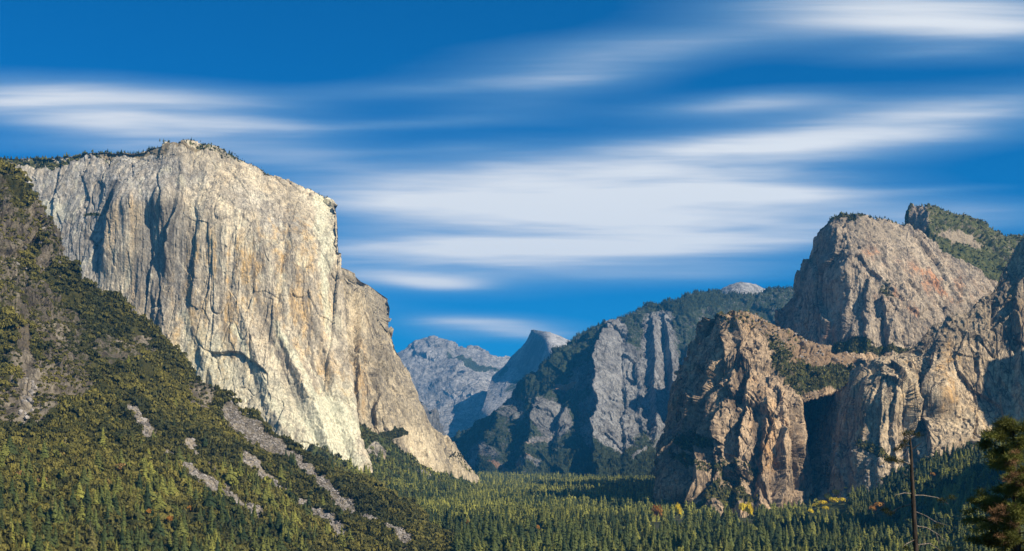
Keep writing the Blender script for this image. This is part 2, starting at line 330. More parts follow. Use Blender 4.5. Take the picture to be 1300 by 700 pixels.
hs = relief('hillside',
    T=[(-90, 160), (-40, 185), (-6, 211), (6, 229), (27, 240), (46, 258), (56, 278), (67, 293), (74, 312), (88, 335), (100, 360), (126, 379), (149, 390), (165, 405), (200, 423), (232, 462), (259, 500), (287, 521), (325, 545), (378, 580), (430, 604), (471, 627), (520, 657), (560, 690), (590, 706)],
    B=[(-90, 740), (100, 740), (300, 740), (450, 740), (560, 735), (590, 730)],
    L=[], R=[],
    depth=[(-90, 160, 2350), (0, 209, 2330), (63, 274, 2330), (94, 330, 2330), (149, 390, 2340), (200, 423, 2350), (259, 500, 2330), (325, 545, 2300), (430, 604, 2250), (520, 657, 2130), (590, 706, 1900),
           (0, 300, 2180), (40, 330, 2210), (0, 400, 2020), (60, 420, 2060), (140, 450, 2120), (0, 500, 1780), (120, 520, 1880), (220, 540, 2020), (0, 600, 1480), (120, 600, 1600), (250, 610, 1800), (360, 630, 1990), (460, 660, 2010), (0, 700, 1180), (150, 700, 1330), (300, 700, 1560), (450, 700, 1800), (540, 705, 1850), (-90, 740, 1080), (100, 740, 1180), (300, 740, 1450), (560, 735, 1720), (-90, 400, 1950), (-90, 600, 1450)],
    nu=560, nv=480, mat=M_hill, disp=hs_disp, back=(700, .35), label='steep scrubby hillside in the left foreground with grey talus chutes', cat='hillside',
    base={'veg': .95}, wid=5,
    feats=[('veg', 30, 300, 75, 95, 20, .43), ('veg', 40, 390, 90, 50, 30, .46), ('veg', 20, 250, 20, 16, 30, .8), ('veg', 45, 320, 12, 20, 20, .8), ('veg', 75, 340, 14, 14, 0, .8), ('veg', 60, 470, 60, 50, 30, .35), ('veg', 20, 520, 60, 25, 10, .25), ('veg', 85, 500, 30, 25, 30, .3), ('veg', 140, 450, 40, 22, 30, .5), ('veg', 170, 440, 30, 16, 30, .3), ('veg', 250, 510, 26, 14, 60, .25), ('light', 50, 330, 30, 40, 10, .3), ('dark', 10, 260, 30, 50, 0, .35), ('dark', 60, 380, 40, 15, 35, .4), ('dark', 85, 500, 35, 28, 30, .4),  # dark patches put shade contrast of the crags into the colour
           ('soil', 30, 430, 60, 22, 30, .5), ('veg', 100, 375, 40, 10, 35, .9), ('veg', 60, 355, 50, 9, 40, .85), ('veg', 140, 410, 40, 8, 35, .9), ('veg', 30, 440, 40, 12, 35, .85), ('orange', 118, 530, 5, 4, 0, 1.), ('orange', 25, 495, 6, 10, 0, .8), ('light', 27, 520, 7, 22, 0, .8)],
    lines=[('veg', [(281, 531), (320, 556), (372, 590), (400, 617), (430, 650), (470, 680), (515, 702)], 8.5, 0.), ('talus', [(281, 531), (320, 556), (372, 590), (400, 617), (430, 650), (470, 680), (515, 702)], 7, 1.), ('light', [(281, 531), (320, 556), (372, 590), (400, 617), (430, 650), (470, 680), (515, 702)], 7, .05),
           ('veg', [(150, 522), (165, 535), (188, 562)], 7, 0.), ('talus', [(150, 522), (165, 535), (188, 562)], 5, 1.), ('light', [(150, 522), (165, 535), (188, 562)], 4, .9), ('veg', [(203, 580), (240, 615), (280, 640), (320, 665)], 8, 0.), ('talus', [(203, 580), (240, 615), (280, 640), (320, 665)], 6, 1.), ('light', [(203, 580), (240, 615), (280, 640), (320, 665)], 4, .4), ('veg', [(262, 595), (285, 628)], 3, 0.),
           ('veg', [(303, 592), (345, 622), (390, 655), (430, 690)], 6.5, 0.), ('talus', [(303, 592), (345, 622), (390, 655), (430, 690)], 5, 1.), ('light', [(303, 592), (345, 622), (390, 655), (430, 690)], 4, .9), ('veg', [(232, 570), (246, 586)], 4, 0.), ('light', [(232, 570), (246, 586)], 3, .9), ('veg', [(25, 430), (35, 470), (28, 530)], 8, 0.)])
tal = relief('talus_slope',
    T=[(395, 520), (450, 538), (475, 548), (500, 562), (530, 590), (560, 606), (590, 616), (622, 622)],
    B=[(395, 665), (450, 668), (520, 664), (580, 655), (640, 650)],
    L=[], R=[], depth=[(395, 520, 3950), (450, 545, 3960), (500, 570, 4010), (560, 606, 4180), (622, 622, 4450), (395, 665, 2600), (460, 600, 3500), (520, 620, 3600), (450, 668, 2700), (520, 664, 2700), (580, 655, 2950), (640, 650, 3150)],
    nu=220, nv=160, mat=M_talus, disp=slope_disp(7, 120, 3.5, 80., k=1.), back=(300, -.05), label='green wooded talus apron below the ochre granite buttress', cat='slope', base={'veg': .85}, wid=4,
    feats=[('veg', 480, 575, 14, 6, 30, .2), ('light', 545, 608, 14, 5, 30, 1.), ('veg', 545, 608, 14, 5, 30, 0.), ('veg', 520, 600, 10, 3, 35, .1), ('orange', 500, 585, 20, 5, 30, .5), ('veg', 505, 630, 40, 6, 10, .6)])
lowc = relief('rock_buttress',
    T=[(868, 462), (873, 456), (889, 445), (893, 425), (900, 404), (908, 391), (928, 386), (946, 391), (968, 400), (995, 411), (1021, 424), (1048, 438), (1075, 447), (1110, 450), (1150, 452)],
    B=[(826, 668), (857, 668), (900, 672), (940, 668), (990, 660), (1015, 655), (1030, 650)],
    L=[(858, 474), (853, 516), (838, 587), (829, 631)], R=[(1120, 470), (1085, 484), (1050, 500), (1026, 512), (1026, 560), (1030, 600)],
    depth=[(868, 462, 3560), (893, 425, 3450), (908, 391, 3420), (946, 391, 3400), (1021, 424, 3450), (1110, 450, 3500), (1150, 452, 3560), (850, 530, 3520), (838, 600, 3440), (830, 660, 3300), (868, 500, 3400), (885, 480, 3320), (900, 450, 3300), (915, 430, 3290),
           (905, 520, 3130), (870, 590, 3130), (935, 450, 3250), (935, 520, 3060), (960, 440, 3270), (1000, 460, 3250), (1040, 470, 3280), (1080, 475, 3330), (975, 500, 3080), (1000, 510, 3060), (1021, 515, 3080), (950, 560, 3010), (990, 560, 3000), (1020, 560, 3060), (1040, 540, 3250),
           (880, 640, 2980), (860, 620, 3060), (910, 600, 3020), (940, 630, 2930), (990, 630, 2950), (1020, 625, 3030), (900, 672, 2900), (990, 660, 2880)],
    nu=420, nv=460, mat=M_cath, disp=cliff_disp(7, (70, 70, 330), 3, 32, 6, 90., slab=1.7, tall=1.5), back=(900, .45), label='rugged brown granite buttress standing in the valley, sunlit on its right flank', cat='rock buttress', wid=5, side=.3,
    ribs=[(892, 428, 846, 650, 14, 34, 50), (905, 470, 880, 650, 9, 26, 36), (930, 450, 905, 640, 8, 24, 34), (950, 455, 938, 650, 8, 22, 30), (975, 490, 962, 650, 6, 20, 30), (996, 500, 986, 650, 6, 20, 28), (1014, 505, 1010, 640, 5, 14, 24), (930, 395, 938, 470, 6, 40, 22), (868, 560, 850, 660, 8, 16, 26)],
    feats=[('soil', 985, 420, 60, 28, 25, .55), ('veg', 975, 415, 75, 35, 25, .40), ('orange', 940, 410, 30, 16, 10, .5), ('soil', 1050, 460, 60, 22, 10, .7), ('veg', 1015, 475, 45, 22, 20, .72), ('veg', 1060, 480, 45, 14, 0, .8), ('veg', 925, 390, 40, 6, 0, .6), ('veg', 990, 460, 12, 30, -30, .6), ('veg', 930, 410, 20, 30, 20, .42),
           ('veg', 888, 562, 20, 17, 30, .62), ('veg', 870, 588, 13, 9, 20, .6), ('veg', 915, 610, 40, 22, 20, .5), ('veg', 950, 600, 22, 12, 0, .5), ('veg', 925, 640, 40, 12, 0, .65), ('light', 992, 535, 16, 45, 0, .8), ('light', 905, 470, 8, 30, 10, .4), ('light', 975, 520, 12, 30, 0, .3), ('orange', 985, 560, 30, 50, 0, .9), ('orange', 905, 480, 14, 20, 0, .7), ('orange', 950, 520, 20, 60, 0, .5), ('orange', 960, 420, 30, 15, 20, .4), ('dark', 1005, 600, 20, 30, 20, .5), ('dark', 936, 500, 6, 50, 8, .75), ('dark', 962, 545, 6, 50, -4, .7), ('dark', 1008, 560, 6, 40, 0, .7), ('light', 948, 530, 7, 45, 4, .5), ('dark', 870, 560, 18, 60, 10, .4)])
high = relief('granite_dome',
    T=[(985, 396), (1008, 371), (1013, 350), (1032, 316), (1036, 290), (1050, 274), (1069, 267), (1091, 268), (1110, 275), (1140, 285), (1166, 292), (1200, 320), (1257, 352), (1300, 372), (1340, 400)],
    B=[(985, 460), (1040, 490), (1100, 500), (1160, 480), (1250, 450), (1340, 450)],
    L=[(984, 420)], R=[],
    depth=[(985, 396, 4450), (1008, 371, 4400), (1032, 316, 4330), (1050, 274, 4260), (1091, 268, 4180), (1140, 285, 4180), (1200, 320, 4230), (1257, 352, 4280), (1340, 400, 4350), (985, 440, 4350), (1020, 420, 4230), (1040, 350, 4190), (1055, 430, 4040), (1060, 340, 4070), (1060, 300, 4120), (1090, 330, 4010), (1120, 350, 3990), (1160, 350, 4040), (1090, 420, 3930), (1130, 430, 3900), (1170, 420, 3920), (1220, 390, 4050), (1070, 450, 3960), (1100, 500, 3820), (1160, 480, 3820), (1250, 450, 3950), (1340, 450, 4050)],
    nu=460, nv=300, mat=M_high, disp=cliff_disp(4, (80, 80, 260), 2.5, 34, 5, 130., slab=1.1, tall=1.2), back=(300, .15), label='massive rounded grey and rust granite dome behind the brown buttress', cat='granite dome', wid=5,
    ribs=[(1050, 276, 1058, 470, 16, 40, 34), (1075, 330, 1075, 480, 8, 26, 24), (1100, 350, 1100, 480, 8, 26, 20), (1035, 330, 1040, 470, 10, 18, 26), (1020, 350, 1020, 460, 8, 16, 20), (1130, 380, 1125, 480, 7, 24, 16)],
    feats=[('orange', 1195, 365, 55, 13, 30, 1.), ('orange', 1110, 325, 18, 10, 20, .9), ('orange', 1130, 375, 16, 12, 10, .8), ('orange', 1170, 400, 30, 10, 20, .8), ('orange', 1065, 430, 10, 20, 0, .5), ('light', 1110, 350, 22, 20, 0, .35), ('light', 1100, 400, 40, 30, 40, .3),
           ('soil', 1110, 290, 60, 14, 15, .5), ('veg', 1070, 272, 45, 7, 0, .5), ('veg', 1130, 365, 20, 5, 45, .5), ('veg', 1090, 445, 40, 12, 0, .85), ('veg', 1130, 450, 40, 8, 0, .7), ('dark', 1000, 400, 20, 40, 0, .35)])
spire = relief('rock_pinnacle',
    T=[(1155, 300), (1156, 282), (1156, 268), (1158, 263), (1177, 262), (1190, 266), (1203, 271), (1232, 282), (1262, 295), (1288, 301), (1340, 318)],
    B=[(1120, 285), (1150, 330), (1200, 370), (1257, 395), (1300, 400), (1340, 410)],
    L=[(1140, 295), (1125, 285)], R=[],
    depth=[(1155, 300, 4600), (1156, 265, 4620), (1177, 262, 4600), (1232, 282, 4640), (1288, 301, 4700), (1340, 318, 4750), (1175, 290, 4490), (1200, 300, 4470), (1230, 320, 4420), (1180, 340, 4300), (1257, 360, 4330), (1340, 400, 4400), (1120, 285, 4500), (1150, 330, 4350), (1200, 370, 4290), (1300, 400, 4330)],
    nu=260, nv=170, mat=M_high, disp=cliff_disp(5, (50, 50, 120), 6, 50, 3, 150.), back=(500, .4), label='pointed rocky summit with a dark scrubby flank behind the rust granite dome', cat='rock pinnacle', wid=4,
    base={'veg': .62}, feats=[('veg', 1165, 280, 12, 22, 0, .1), ('dark', 1165, 280, 10, 20, 0, .3), ('veg', 1225, 300, 30, 8, 15, .3), ('soil', 1225, 300, 40, 9, 15, .8), ('veg', 1230, 330, 50, 18, 15, .85), ('soil', 1270, 345, 40, 10, 20, .5)])
leanw = relief('cliff',
    T=[(1020, 512), (1046, 505), (1065, 495), (1082, 474), (1091, 465), (1128, 449), (1158, 440), (1169, 430), (1180, 414), (1203, 405), (1232, 397), (1255, 374), (1266, 356), (1277, 333), (1288, 311), (1300, 297), (1330, 272), (1380, 250)],
    B=[(1018, 660), (1046, 660), (1080, 650), (1120, 640), (1180, 610), (1260, 590), (1380, 580)],
    L=[(1022, 560), (1020, 610)], R=[],
    depth=[(1020, 512, 3520), (1046, 505, 3360), (1065, 495, 3240), (1082, 474, 3120), (1128, 449, 3040), (1158, 440, 3040), (1203, 405, 3060), (1255, 374, 3070), (1300, 297, 3100), (1380, 250, 3080),
           (1025, 560, 3450), (1050, 560, 3260), (1070, 540, 3110), (1090, 500, 3010), (1105, 520, 2925), (1130, 500, 2895), (1150, 500, 2900), (1168, 500, 2950), (1176, 480, 2965), (1188, 500, 2915), (1220, 500, 2915), (1260, 480, 2930), (1300, 450, 2950), (1380, 400, 2930), (1165, 560, 2885), (1174, 550, 2915), (1184, 555, 2885),
           (1030, 620, 3250), (1060, 600, 3080), (1085, 600, 2930), (1110, 590, 2850), (1020, 655, 3100), (1080, 650, 2850), (1140, 590, 2830), (1220, 550, 2850), (1300, 540, 2870), (1260, 590, 2750), (1380, 580, 2780), (1232, 430, 2990), (1270, 400, 3000), (1200, 440, 2985)],
    nu=520, nv=420, mat=M_cath if False else rock_mat('granite_leaning', (.50, .39, .255), (.27, .215, .15), (.045, .038, .032), (.46, .28, .11), orange_all=.2, streak_all=.95), disp=cliff_disp(4, (60, 60, 450), 2., 30, 6, 170., slab=1.0, tall=2.4), back=(800, .3), label='dark streaked granite wall rising to the right edge above the forest', cat='cliff', wid=5, side=.3, side_r=-.05,
    ribs=[(1078, 500, 1066, 600, 9, 20, 20), (1098, 476, 1092, 600, 12, 22, 24), (1122, 462, 1116, 605, 5, 20, 10), (1140, 450, 1134, 600, 5, 18, 12), (1157, 445, 1152, 590, 5, 10, 16), (1190, 425, 1184, 580, 10, 40, 36), (1243, 390, 1240, 560, 5, 30, 7), (1292, 315, 1292, 540, 8, 30, 14), (1050, 510, 1040, 640, 7, 14, 18)],
    feats=[('dark', 1270, 390, 60, 60, 30, .35), ('dark', 1225, 450, 40, 25, 0, .22), ('orange', 1155, 480, 8, 60, 0, 1.), ('orange', 1205, 480, 12, 60, 0, .9), ('orange', 1290, 390, 12, 40, 0, .7), ('orange', 1250, 530, 40, 20, 0, .7), ('light', 1150, 500, 8, 60, 0, .5), ('light', 1120, 520, 12, 50, 0, .4), ('light', 1240, 535, 40, 22, 0, .35), ('orange', 1110, 530, 16, 50, 0, .6),
           ('veg', 1115, 575, 30, 8, 20, .5), ('soil', 1095, 590, 40, 30, 30, .45), ('orange', 1083, 530, 8, 8, 0, .8), ('dark', 1185, 430, 40, 15, -20, .35)])
mid = relief('mountain_ridge',
    T=[(560, 575), (575, 560), (590, 548), (607, 535), (630, 520), (650, 504), (660, 485), (668, 478), (681, 466), (700, 452), (727, 433), (750, 418), (773, 406), (800, 398), (830, 389), (850, 383), (880, 374), (905, 371), (950, 374), (1000, 370), (1060, 372)],
    B=[(600, 622), (660, 622), (760, 624), (850, 626), (1060, 630)],
    L=[(580, 585), (592, 600)], R=[],
    depth=[(560, 575, 8600), (607, 535, 8300), (650, 504, 8000), (668, 478, 7900), (727, 433, 8000), (773, 406, 8000), (830, 389, 8100), (905, 371, 8300), (1000, 370, 8400), (1060, 372, 8400),
           (613, 590, 7700), (640, 560, 7600), (680, 500, 7700), (680, 560, 7350), (715, 470, 7700), (740, 520, 7450), (760, 460, 7650), (790, 430, 7680), (790, 470, 7480), (790, 520, 7250), (765, 560, 6980), (830, 430, 7700), (830, 480, 7450), (870, 410, 7800), (870, 470, 7520), (830, 540, 7050), (860, 560, 6900), (800, 560, 6850), (870, 390, 7900), (620, 622, 7100), (700, 600, 6900), (760, 624, 6300), (660, 622, 6700), (850, 600, 6400), (850, 626, 6200), (1000, 500, 7300), (1060, 630, 6200)],
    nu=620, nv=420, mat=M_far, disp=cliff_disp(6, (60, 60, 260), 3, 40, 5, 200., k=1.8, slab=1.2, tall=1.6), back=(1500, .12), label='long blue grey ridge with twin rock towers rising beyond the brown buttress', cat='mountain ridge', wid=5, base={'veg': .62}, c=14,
    ribs=[(777, 408, 762, 590, 10, 30, 150), (792, 430, 796, 580, 6, 26, 24), (808, 440, 818, 580, 6, 20, 16), (827, 401, 832, 560, 8, 24, 75), (845, 403, 858, 560, 6, 26, 70), (700, 490, 668, 610, 16, 40, 110), (650, 510, 625, 610, 12, 26, 110), (868, 440, 872, 560, 10, 24, 90), (740, 460, 712, 590, 16, 34, 60)],
    feats=[('veg', 784, 435, 12, 28, 0, 0), ('veg', 786, 480, 24, 45, 0, .05), ('veg', 775, 540, 36, 42, 10, .05), ('veg', 836, 430, 22, 30, 0, 0.05), ('veg', 836, 480, 36, 40, 0, .1), ('veg', 850, 520, 40, 50, 0, .15), ('dark', 800, 450, 6, 40, -10, .6), ('dark', 745, 490, 16, 50, 0, .5), ('dark', 690, 550, 40, 30, 30, .45), ('dark', 640, 560, 30, 40, 0, .4), ('light', 790, 480, 14, 50, -5, .35), ('light', 765, 530, 20, 40, 10, .3), ('light', 832, 430, 10, 30, 0, .2), ('veg', 700, 540, 30, 22, 40, .15), ('veg', 622, 585, 22, 20, 30, .3), ('veg', 645, 520, 20, 20, 40, .45), ('veg', 745, 480, 25, 20, -30, .4), ('soil', 717, 490, 14, 5, 5, .9), ('veg', 717, 490, 14, 5, 5, 0),  # light painted on the sunlit ribs, dark as shade in the gullies
           ('veg', 790, 600, 90, 22, 0, .9), ('veg', 700, 605, 100, 14, 0, .8), ('orange', 690, 575, 20, 4, -35, .9), ('veg', 665, 600, 30, 5, 0, .4), ('veg', 890, 385, 60, 10, -8, .85), ('veg', 700, 470, 40, 18, -35, .8), ('soil', 655, 600, 30, 3, -5, .7)],
    lines=[('veg', [(675, 585), (690, 575), (703, 566)], 2.5, 0.), ('orange', [(675, 585), (690, 575), (703, 566)], 3, 1.), ('veg', [(805, 590), (820, 578)], 2, 0.), ('light', [(805, 595), (825, 572)], 2, .8)])
spur = relief('mountain_spur',  # out of sight, added for the shadow it casts on the ridge
    T=[(866, 600), (876, 530), (886, 462), (900, 425), (925, 404), (975, 412), (1040, 430)], B=[(866, 640), (940, 640), (1040, 640)], L=[], R=[],
    depth=[(866, 600, 6900), (886, 462, 6900), (925, 404, 6900), (1040, 430, 6900), (866, 640, 6600), (940, 640, 6500), (1040, 640, 6500)], nu=90, nv=90, mat=M_far, disp=cliff_disp(6, (60, 60, 260), 3, 45, 4, 210., k=1.6), back=(500, .4), label='rock spur standing behind the brown buttress', cat='rock spur', wid=3)
sdome = relief('granite_dome',
    T=[(890, 385), (912, 370), (925, 363), (940, 359), (955, 361), (970, 367), (985, 378), (1000, 390)], B=[(890, 410), (940, 412), (1000, 410)], L=[], R=[],
    depth=[(890, 385, 10300), (940, 359, 10200), (1000, 390, 10300), (940, 380, 9900), (890, 410, 9800), (1000, 410, 9800)], nu=140, nv=70, mat=M_vfar, disp=slope_disp(6, 200, 3, 220., k=1.5), back=(900, .4), label='small bald dome peeping over the distant wooded ridge', cat='granite dome', wid=3,
    base={'light': .1}, feats=[('veg', 900, 385, 14, 12, 0, .7)])
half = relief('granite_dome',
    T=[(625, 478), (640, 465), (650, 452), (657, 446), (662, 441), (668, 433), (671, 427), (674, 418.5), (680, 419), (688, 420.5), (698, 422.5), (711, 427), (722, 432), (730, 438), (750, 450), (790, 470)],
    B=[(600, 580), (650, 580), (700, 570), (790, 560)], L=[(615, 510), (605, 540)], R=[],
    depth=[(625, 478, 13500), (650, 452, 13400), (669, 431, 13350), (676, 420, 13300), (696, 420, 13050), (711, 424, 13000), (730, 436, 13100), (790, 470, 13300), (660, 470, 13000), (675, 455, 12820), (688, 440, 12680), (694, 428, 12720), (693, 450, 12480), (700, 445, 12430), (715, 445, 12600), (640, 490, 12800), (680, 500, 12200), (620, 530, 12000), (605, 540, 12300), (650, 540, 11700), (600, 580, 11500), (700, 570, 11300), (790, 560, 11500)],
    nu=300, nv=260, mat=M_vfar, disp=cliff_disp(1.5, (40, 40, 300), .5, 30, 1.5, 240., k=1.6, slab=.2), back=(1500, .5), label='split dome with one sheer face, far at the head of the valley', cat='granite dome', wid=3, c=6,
    feats=[('light', 712, 432, 20, 13, 20, 1.), ('light', 630, 510, 40, 14, -45, .6), ('veg', 655, 490, 22, 7, -30, .6), ('veg', 640, 470, 10, 4, -40, .7), ('dark', 678, 446, 13, 24, 15, .75), ('dark', 665, 462, 12, 14, 40, .5)])  # dark painted on the shaded face, light on the sunlit side
clouds_rest = relief('mountain',
    T=[(480, 455), (500, 449), (509, 446), (522, 440), (534, 435), (551, 431), (560, 434), (569, 438), (580, 441), (592, 441), (600, 438), (605, 439), (614, 444), (623, 450), (650, 452), (700, 462)],
    B=[(480, 640), (560, 640), (620, 620), (700, 600)], L=[], R=[],
    depth=[(480, 455, 16500), (551, 431, 16500), (605, 439, 16200), (650, 452, 16000), (700, 462, 16000), (520, 470, 15700), (560, 470, 15300), (600, 470, 15000), (540, 520, 14300), (590, 520, 13900), (570, 490, 14700), (630, 480, 14900), (510, 560, 13300), (545, 540, 13600), (580, 560, 12900), (625, 520, 13800), (480, 640, 12500), (560, 640, 12400), (700, 600, 12500)],
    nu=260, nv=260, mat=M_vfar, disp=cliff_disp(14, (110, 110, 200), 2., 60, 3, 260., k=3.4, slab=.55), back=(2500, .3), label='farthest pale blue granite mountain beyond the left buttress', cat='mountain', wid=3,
    feats=[('veg', 600, 460, 45, 5, 15, .7), ('light', 530, 455, 25, 20, 0, .4), ('veg', 560, 445, 30, 4, 10, .4), ('light', 600, 500, 30, 20, -40, .3)])
ndome = relief('mountain_spur',
    T=[(500, 500), (530, 512), (542, 518), (552, 520), (558, 530), (561, 545), (563, 560)], B=[(500, 640), (540, 640), (572, 630)], L=[], R=[(566, 590)],
    depth=[(500, 500, 9500), (542, 518, 9500), (558, 530, 9700), (563, 560, 9800), (530, 560, 9100), (500, 640, 8800), (572, 630, 9300)], nu=120, nv=120, mat=M_far, disp=cliff_disp(8, (50, 50, 160), 8, 70, 4, 280., k=1.6), back=(900, .3), label='dark blue rock spur just right of the ochre buttress edge', cat='rock spur', wid=3, base={'dark': .4, 'veg': .2})
rslope = relief('wooded_slope',
    T=[(960, 674), (1005, 660), (1030, 648), (1060, 640), (1100, 634), (1130, 616), (1178, 592), (1228, 577), (1257, 566), (1300, 555), (1380, 535)],
    B=[(960, 740), (1100, 745), (1250, 750), (1380, 760)], L=[], R=[],
    depth=[(960, 674, 2750), (1030, 648, 2800), (1100, 634, 2740), (1178, 592, 2700), (1257, 566, 2650), (1380, 535, 2560), (1000, 690, 2250), (1100, 670, 2250), (1250, 640, 2000), (1380, 640, 1900), (960, 740, 1420), (1100, 745, 1350), (1250, 750, 1150), (1380, 760, 1050)],
    nu=240, nv=180, mat=M_talus, disp=slope_disp(8, 140, 3, 300.), back=(350, .15), label='forested talus slope under the streaked wall at lower right', cat='slope', base={'veg': .9}, wid=4,
    feats=[('veg', 1030, 632, 30, 7, -35, .2), ('light', 1100, 625, 14, 8, 0, .6), ('veg', 1100, 625, 14, 8, 0, .1)])

# a tall shoulder of the same wall outside the frame on the right: its shadow falls across the streaked wall
shoulder = relief('rock_shoulder',
    T=[(1510, 560), (1530, 410), (1552, 335), (1580, 268), (1611, 205), (1660, 165), (1750, 160)], B=[(1500, 640), (1530, 660), (1560, 660), (1700, 660)], L=[], R=[],
    depth=[(1510, 560, 2620), (1552, 335, 2600), (1611, 205, 2590), (1700, 200, 2500), (1500, 640, 2520), (1560, 660, 2350), (1700, 660, 2250)],
    nu=120, nv=120, mat=M_cath, disp=cliff_disp(10, (70, 70, 300), 5, 60, 6, 320.), back=(350, .3), label='tall granite shoulder standing nearer than the streaked wall, past the right edge', cat='cliff')
rhill = relief('hillside',
    T=[(1450, 560), (1480, 430), (1525, 310), (1620, 200), (1800, 130), (2000, 110)], B=[(1400, 700), (1550, 760), (1800, 800), (2000, 820)], L=[(1420, 640)], R=[],
    depth=[(1450, 560, 1900), (1480, 430, 1850), (1620, 200, 1720), (2000, 110, 1500), (1400, 700, 1500), (1600, 760, 1150), (2000, 820, 800)],
    nu=120, nv=100, mat=M_hill, disp=slope_disp(12, 150, 4, 340.), back=(400, .3), base={'veg': .9}, label='scrubby hillside beyond the right edge of the view', cat='hillside')

# ------------------------------------------------------------------ valley floor
def ground_z(x, y):
    hill = np.clip(1-(y+0.)/1350., 0, 1.6)
    near = 158.2*np.clip(1-np.maximum(y, 0)/1250., 0, 1)**1.12
    q = np.stack([x, y, 0*x], -1)
    n = fbm(q.reshape(-1, 3), (420, 420, 420), 3, .5, 12.).reshape(x.shape)
    fade = sst(40, 600, y)
    return near + n*4*fade + sst(5200, 9000, y)*20 + sst(9000, 14000, y)*250
xs = np.r_[-np.geomspace(30000, 1500, 50), np.linspace(-1450, 1450, 260), np.geomspace(1500, 30000, 50)]
ys = np.r_[np.linspace(-3000, -100, 12), np.linspace(-50, 8000, 420), np.geomspace(8100, 60000, 40)]
X, Yg = np.meshgrid(xs, ys); Z = ground_z(X, Yg)
i = np.arange(X.size).reshape(X.shape)
gf = np.stack([i[:-1, :-1], i[:-1, 1:], i[1:, 1:], i[1:, :-1]], -1).reshape(-1, 4)
mg, tg, bg = material('forest_floor')
Pg = tg.n('ShaderNodeNewGeometry').outputs['Position']
tg.put(bg.inputs['Base Color'], tg.mix(tg.step(tg.noise(tg.vm('MULTIPLY', Pg, (.02, .02, .02)), 1, 8, .65), .4, .65), (.025, .032, .012), (.08, .075, .032)))
gr = link('ground', mesh_np('ground', np.stack([X, Yg, Z], -1).reshape(-1, 3), gf, mg, smooth=True)); tag(gr, kind='structure')

# ------------------------------------------------------------------ tree and shrub templates (triangles)
def conifer_tpl(levels, arms, seed, droop=.75, rad=.17, bare=.08, skinny=1.):
    r = np.random.default_rng(seed); V = []; Fc = []
    def tri(a, b, c):
        n = len(V); V.extend((a, b, c)); Fc.append((n, n+1, n+2))
    for k in range(levels):
        h = bare+(1-bare)*(k/levels)**.92; R = rad*skinny*(1-h)**.8*r.uniform(.75, 1.15)+.008
        for j in range(arms):
            a = (j+r.uniform(-.35, .35))*2*math.pi/arms+k*1.1; rr = R*r.uniform(.6, 1.25); hh = h+r.uniform(-.012, .012)
            d = np.array([math.cos(a), math.sin(a), 0]); s = np.array([-d[1], d[0], 0])*rr*r.uniform(.35, .6)
            root = np.array([0, 0, hh+.02])+d*.0; tip = d*rr+np.array([0, 0, hh-droop*rr]); m = d*rr*.6+np.array([0, 0, hh+.006])
            e1, e2 = m+s-np.array([0, 0, .35*rr]), m-s-np.array([0, 0, .35*rr])
            tri(root, e1, m); tri(m, e1, tip); tri(root, m, e2); tri(m, tip, e2)
    for k in range(4):      # dense inner cone, added to block light coming through the crown
        for j in range(6):
            h0, h1 = .12+.2*k, .12+.2*(k+1)+.06; r0, r1 = rad*skinny*(1-h0)**.8*.62, rad*skinny*max(0., 1-h1)**.8*.3
            a0, a1 = j*math.pi/3+k*.5, (j+1)*math.pi/3+k*.5; c0, c1 = (math.cos(a0), math.sin(a0)), (math.cos(a1), math.sin(a1))
            tri((c0[0]*r0, c0[1]*r0, h0), (c1[0]*r0, c1[1]*r0, h0), (c1[0]*r1, c1[1]*r1, h1)); tri((c0[0]*r0, c0[1]*r0, h0), (c1[0]*r1, c1[1]*r1, h1), (c0[0]*r1, c0[1]*r1, h1))
    n = len(V); a = .012
    top = (0, 0, 1.)
    for j in range(3):
        t0, t1 = j*2.1, (j+1)*2.1
        tri((a*math.cos(t0), a*math.sin(t0), .93), (a*math.cos(t1), a*math.sin(t1), .93), top)
    return np.array(V, float), np.array(Fc)
def trunk_tpl(r=.011, top=.9):
    V, Fc = [], []
    for j in range(6):
        a0, a1 = j*math.pi/3, (j+1)*math.pi/3; n = len(V)
        V += [(r*math.cos(a0), r*math.sin(a0), -.03), (r*math.cos(a1), r*math.sin(a1), -.03), (r*.15*math.cos(a1), r*.15*math.sin(a1), top), (r*.15*math.cos(a0), r*.15*math.sin(a0), top)]
        Fc += [(n, n+1, n+2), (n, n+2, n+3)]
    return np.array(V, float), np.array(Fc)
def leafball(nl, lobes, seed, hgt=.62, size=.13, flat=.75):
    """crown of many small leaf clumps spread over several lobes; unit radius"""
    r = np.random.default_rng(seed); V = []; Fc = []
    cs = [(r.uniform(-.5, .5), r.uniform(-.5, .5), r.uniform(.15, .5), r.uniform(.4, .65)) for _ in range(lobes)]
    for _ in range(nl):
        cx, cy, cz, R = cs[r.integers(lobes)]
        d = r.normal(size=3); d /= np.linalg.norm(d); d[2] = abs(d[2])*.9-.15
        p = np.array([cx, cy, cz*hgt/.62])+d*R*r.uniform(.7, 1.05)*np.array([1, 1, flat])
        nrm = d+r.normal(size=3)*.55; nrm /= np.linalg.norm(nrm)
        t = np.cross(nrm, r.normal(size=3)); t /= np.linalg.norm(t); b = np.cross(nrm, t); s = size*r.uniform(.6, 1.4)
        n = len(V); V += [p-t*s, p-b*s*.8, p+t*s, p+b*s*.9]; Fc += [(n, n+1, n+2), (n, n+2, n+3)]
    return np.array(V, float), np.array(Fc)
CON_HI = [conifer_tpl(22, 8, s, skinny=k) for s, k in ((1, 1.), (2, .8), (3, 1.15), (4, .9))]
CON_MID = [conifer_tpl(11, 6, s, skinny=k) for s, k in ((5, 1.05), (6, .85), (7, 1.2))]
